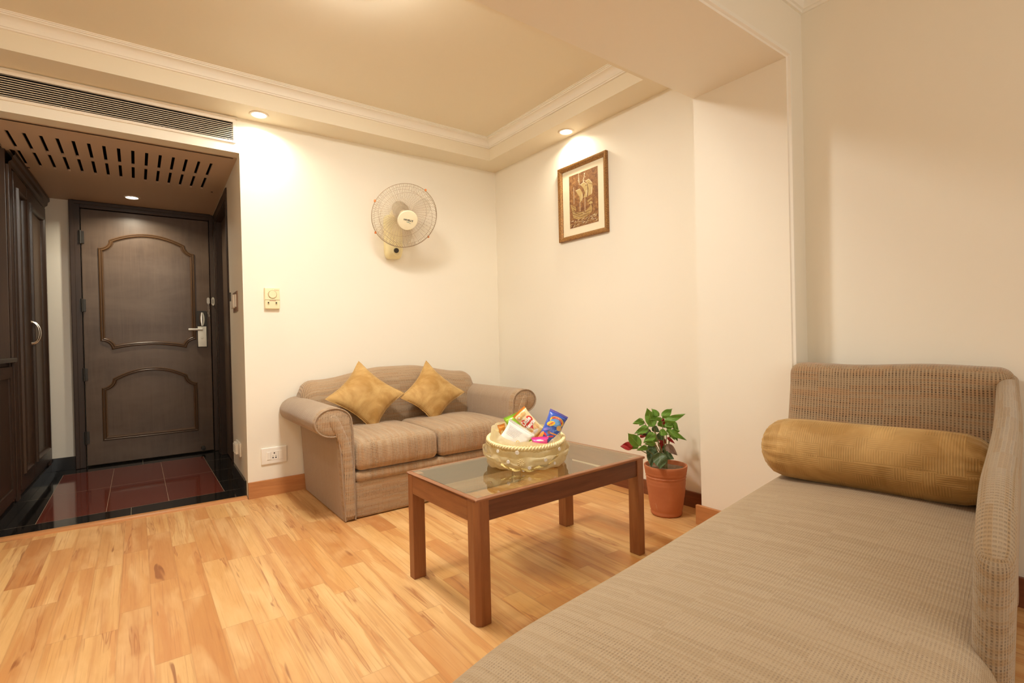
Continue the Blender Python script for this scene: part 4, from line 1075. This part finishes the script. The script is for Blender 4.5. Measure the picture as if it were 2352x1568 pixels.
def bside(du, dz, r=.190):
    """point on the side of the basket facing the camera: du metres to the right, height dz"""
    a0 = math.atan2(tdir.y, tdir.x); a = a0+du/r
    return Vector((BX+r*math.cos(a), BY+r*math.sin(a), BZ+dz)), Vector((math.cos(a),math.sin(a),0))
M_spot = plain('white_sequin', (.88,.86,.80), .3)
for (du,dz,r) in ((-.135,.085,.0055),(-.085,.045,.006),(-.045,.085,.0065),(.075,.050,.006),(.005,.022,.006),(.150,.085,.006),(-.02,.012,.004),(-.185,.06,.005),(.12,.03,.005)):
    mb = MB(); r *= 1.3; p, n_ = bside(du, dz, .194+.002*(dz>.07)); q = n_.to_track_quat('Z','Y').to_matrix().to_4x4(); q.translation = p; mb.lathe([(0,.001),(r*.9,.001),(r,0),(r,-.001)], 16, M=q); build('white_spot', mb, M_spot, wrap, smooth=True)
mb = MB()
def ribf(u, v):
    du = -.12+.26*u; p, n_ = bside(du, .008+.030*(2*u-.75)**2+.011*v+.003*math.sin(22*u), .195+.003*math.sin(31*u+4*v)); return p
mb.grid(ribf, 40, 3); 
def glit():
    g = G('gold_lace_ribbon'); n1 = g.noise(g.coord(), 420, 2, .8); c = g.ramp(n1,[(.4,(.62,.42,.09)),(.6,(.90,.80,.40))]); g.pbr(c,.3,g.bump(n1,.8,.002),Metallic=.5); return g.m
build('gold_ribbon', mb, glit(), bk, smooth=True)
p, n_ = bside(-.03,.045,.193); mb = MB()
for k in range(9):
    a = 2*PI*k/9; q = n_.to_track_quat('Z','Y').to_matrix().to_4x4(); q.translation = p
    mb.tube([q @ Vector((.003*math.cos(a),.003*math.sin(a),.003)), q @ Vector((.012*math.cos(a+.3),.012*math.sin(a+.3),.004)), q @ Vector((.015*math.cos(a+.6),.015*math.sin(a+.6),0))], .0022, 6)
build('rosette', mb, M_rope, bk, smooth=True)

def px(u, v, t=2.264): return at(u, v, t)
class Packet:
    def __init__(s, name, label, cen, w, h, T, ang, lean, mats, group='snack packets in the basket', yawd=0):
        """ang: turn in the picture plane (degrees, counter-clockwise), lean: tilt back"""
        s.o = thing(name, label, 'snack packet', cen, 0, group)
        ex = Vector((cr.x,cr.y,0)).normalized(); ez = Vector((0,0,1)); en = ex.cross(ez); 
        Q = Matrix((ex, ez, ex.cross(ez))).transposed()
        Q = Q @ Matrix.Rotation(math.radians(yawd),3,'Y') @ Matrix.Rotation(math.radians(-lean),3,'X') @ Matrix.Rotation(math.radians(ang),3,'Z')
        s.M = Q.to_4x4(); s.M.translation = cen; s.w, s.h, s.T = w, h, T; s.mats = mats
        s.sd = rnd.random()*9
        mb = MB(); cr_ = .010
        def body(sg): return lambda u,v: s.surf(2*u-1, 2*v-1, sg)
        mb.grid(body(1), 16, 20, lambda u,v:(u,v), mi=0); mb.grid(body(-1), 16, 20, lambda u,v:(u,v), flip=True, mi=1)
        s.part = build('bag', mb, mats[:2], s.o, smooth=True, angle=0)
        for e in (-1,1):
            mb = MB(); mb.grid(lambda u,v: s.M @ Vector(((2*u-1)*w/2, e*(h/2+cr_*v - (.0025*(int(u*40)%2) if v > .9 else 0)), .0016*math.sin(v*9)+.006*math.sin(1.7*(2*u-1)+s.sd)*e)), 40, 4)
            build('crimped_end', mb, mats[2 if len(mats)>2 else 0], s.part)
    def surf(s, a, b, sg=1, off=0):
        th = s.T*max(0,1-a*a)**.55*max(0,1-b**4)**.6
        n1 = noise.noise(Vector((a*2.1+s.sd, b*2.6, sg*3)))+.3*noise.noise(Vector((a*4+s.sd, b*5, sg)))
        th *= 1+.26*n1
        return s.M @ Vector((a*s.w/2*(1-.11*(1-abs(b)**3)), b*s.h/2, sg*th+off+.006*math.sin(1.7*a+s.sd)*b))
    def deco(s, polys, name, mats):
        mb = MB()
        for pts,mi,lv in polys:
            cx = sum(p[0] for p in pts)/len(pts); cy = sum(p[1] for p in pts)/len(pts); n = len(pts); off = .0011+.0005*lv
            R = 4; rows = []
            for r in range(1,R+1): rows.append([mb.vert(s.surf(cx+(p[0]-cx)*r/R, cy+(p[1]-cy)*r/R, 1, off)) for p in pts])
            c = mb.vert(s.surf(cx,cy,1,off))
            for i in range(n):
                j = (i+1)%n; mb.face((c,rows[0][i],rows[0][j]), mi=mi)
                for r in range(R-1): mb.face((rows[r][i],rows[r+1][i],rows[r+1][j],rows[r][j]), mi=mi)
        build(name, mb, mats, s.part, weld=False)
    def text(s, txt, size, x, y, mat, rot=0, name='lettering', lv=4, arc=0, shear=0, bold=.001):
        M0 = Matrix.Rotation(math.radians(rot),4,'Z')
        t = text_mesh(txt, size, Matrix.Identity(4), .0, shear, bold)
        for i,v in enumerate(t.v):
            q = M0 @ Vector((v.x, v.y - arc*v.x*v.x, 0)); t.v[i] = s.surf((q.x+x)/(s.w/2), (q.y+y)/(s.h/2), 1,   .0012+.0006*lv)
        build(name, t, mat, s.part, weld=False)
def ell(cx, cy, rx, ry, n=20, a0=0, a1=2*PI, rot=0):
    return [(cx+rx*math.cos(a0+(a1-a0)*t/n)*math.cos(rot)-ry*math.sin(a0+(a1-a0)*t/n)*math.sin(rot), cy+rx*math.cos(a0+(a1-a0)*t/n)*math.sin(rot)+ry*math.sin(a0+(a1-a0)*t/n)*math.cos(rot)) for t in range(n)]
def foil(name, col, r=.28): return plain(name, col, r, .06, 30, .1, Coat_Weight=.3)
Fy, Fr, Fw, Fb, Fo = foil('yellow_print',(.90,.58,.06)), foil('red_print',(.72,.045,.035)), foil('white_print',(.86,.85,.83)), foil('royal_blue_foil',(.045,.115,.56)), foil('orange_print',(.82,.33,.06))
Fg, Fc, Fs, Fp, Ft = foil('lime_green_foil',(.36,.66,.05)), foil('cream_yellow_foil',(.90,.74,.42)), foil('silver_foil',(.62,.61,.60)), foil('pink_foil',(.85,.08,.42)), foil('tan_biscuit_print',(.80,.50,.20))
Fv = foil('violet_foil',(.22,.20,.66)); Fsk = foil('sky_blue_print',(.14,.38,.82)); Fdk = foil('dark_print',(.06,.05,.10))

K = Packet('green_packet', 'lime green packet with a red banner behind the white packet in the basket', px(1190,985,2.30), .085, .125, .014, 22, 8, [Fg,Fs,Fg])
K.deco([(ell(.1,.15,.62,.16,24,rot=-.5),0,0),(ell(.1,.15,.52,.10,24,rot=-.5),1,1)], 'banner', [Fy,Fr])
K.deco([([(x_,.33-.40*x_-.05),(x_+.07,.33-.40*x_-.08),(x_+.07,.33-.40*x_+.03),(x_,.33-.40*x_+.06)],0,3) for x_ in (-.28,-.14,0,.14,.28,.42)], 'banner_print', [Fw])
K = Packet('cream_packet', 'cream yellow packet with a red heart and white words in the middle of the basket', px(1215,972,2.262), .072, .125, .015, 42, 10, [Fc,Fs,Fo], yawd=-8)
hrt = [(.88*math.sin(t)**3, .05+1.15*(.40*math.cos(t)-.17*math.cos(2*t)-.06*math.cos(3*t)-.03*math.cos(4*t))*.98) for t in [2*PI*k/36 for k in range(36)]]
K.deco([(ell(-.45,.72,.34,.16),2,0),(ell(.25,.76,.40,.15),2,0),(ell(-.5,.72,.15,.08),1,1),(hrt,0,1),(ell(.55,-.50,.30,.20),2,2),(ell(-.55,-.60,.34,.17),2,1),(ell(-.4,.42,.40,.06,rot=.2),1,1),(ell(-.1,-.72,.5,.12),1,1)], 'heart_print', [Fr,Fw,Ft])
K.text('Little', .0255, -.002, .014, Fw, 6, 'heart_lettering', bold=.0013); K.text('Hearts', .0225, .001, -.008, Fw, 6, 'heart_lettering', bold=.0013)
K = Packet('blue_packet', 'royal blue packet leaning to the right in the basket', px(1268,985,2.235), .088, .140, .018, -28, 12, [Fb,Fs,Fv], yawd=6)
arc = [(.05+.74*math.cos(math.radians(t)), .44+.34*math.sin(math.radians(t))) for t in range(10,151,10)]+[(.05+.58*math.cos(math.radians(t)), .44+.23*math.sin(math.radians(t))) for t in range(150,9,-10)]
def arcpart(t0, t1): return [(.05+.74*math.cos(math.radians(t)), .44+.34*math.sin(math.radians(t))) for t in range(t0,t1+1,10)]+[(.05+.58*math.cos(math.radians(t)), .44+.23*math.sin(math.radians(t))) for t in range(t1,t0-1,-10)]
K.deco([(ell(.10,.52,.82,.30,26),0,0),(ell(.05,.42,.66,.24,26),1,1)]+[(arcpart(t,t+20),2,2) for t in range(10,150,20)]+[(ell(-.42,.26,.42,.17,18,rot=.25),0,2),(ell(.62,.20,.30,.17,18),7,2),(ell(-.40,.28,.30,.035,12,rot=.7),4,3),(ell(-.48,.22,.26,.030,12,rot=.7),2,4),(ell(-.34,.32,.22,.030,12,rot=.7),2,4),
  (ell(-.62,-.16,.34,.10,14,rot=.3),5,1),(ell(.35,-.26,.52,.045,14,rot=.06),3,1),(ell(-.22,-.30,.17,.10,14),8,1),(ell(-.52,-.50,.22,.07,12,rot=-.3),2,1),(ell(.16,-.47,.28,.06,12,rot=.25),2,1),(ell(-.14,-.66,.13,.15,12),4,2),(ell(-.82,-.72,.18,.36,14),3,1),(ell(.45,.02,.20,.05,10,rot=.5),6,1)], 'printed_picture', [Fy,Fsk,Fr,Fo,Fw,Fv,Fsk,Ft,foil('brown_print',(.30,.10,.05))])
K.deco([([(.05+.70*math.cos(math.radians(t)), .44+.31*math.sin(math.radians(t))), (.05+.63*math.cos(math.radians(t+1)), .44+.265*math.sin(math.radians(t+1))), (.05+.63*math.cos(math.radians(t+w_)), .44+.265*math.sin(math.radians(t+w_))), (.05+.70*math.cos(math.radians(t+w_-2)), .44+.31*math.sin(math.radians(t+w_-2)))],0,4) for t,w_ in ((35,5),(43,7),(53,4),(60,6),(74,5),(82,8),(93,4),(100,6),(110,5))], 'banner_print', [Fw])
K.deco([([(1.0,.30),(1.0,-.99),(.05,-.99),(.30,-.70)],0,5)]+[([(.45+.05*i,-.9+.12*i),(.98,-.9+.12*i),(.98,-.875+.12*i),(.45+.05*i,-.875+.12*i)],1,6) for i in range(8)], 'silver_back', [Fs,Fdk])
K = Packet('white_packet', 'white packet showing its printed back at the front left of the basket', px(1184,1004,2.195), .128, .092, .010, -34, 14, [Fw,Fs,Fw])
K.deco([(ell(.35,-.30,.13,.18,14),0,1),(ell(.35,-.30,.08,.11,12),1,2)], 'round_stamp', [Fy,Fw])
bars = []
for i in range(7):
    x_ = -.80
    while x_ < .25-.05*i:
        w_ = rnd.uniform(.03,.10); bars.append(([(x_,.62-.13*i),(x_+w_,.62-.13*i),(x_+w_,.655-.13*i),(x_,.655-.13*i)],0,1)); x_ += w_+.025
K.deco(bars, 'small_print', [plain('grey_print', (.48,.46,.50), .5)])
K = Packet('orange_packet', 'small orange packet tucked at the left edge of the basket', px(1155,993,2.29), .034, .060, .010, 12, 0, [Fo,Fo,Fo])
K.deco([(ell(0,0,.6,.4),0,1)], 'label_print', [Fc])
K = Packet('pink_packet', 'thin pink packet under the blue packet in the basket', px(1240,1013,2.205), .075, .022, .006, -2, 30, [Fp,Fp,Fp])
K.deco([(ell(0,.1,.5,.3),0,1)], 'label_print', [Fw])

# ------------------------------------------------------------------ picture settings
vs = sc.view_settings; sc.display_settings.display_device = 'sRGB'
vs.view_transform = 'Standard'; vs.look = 'None'; vs.exposure = 0.23; vs.gamma = 1.0; vs.use_curve_mapping = False
cy = sc.cycles
cy.max_bounces = 14; cy.diffuse_bounces = 8; cy.glossy_bounces = 6; cy.transparent_max_bounces = 24; cy.transmission_bounces = 8
cy.sample_clamp_indirect = 6; cy.caustics_reflective = False; cy.caustics_refractive = False
cy.use_denoising = True; cy.use_adaptive_sampling = False
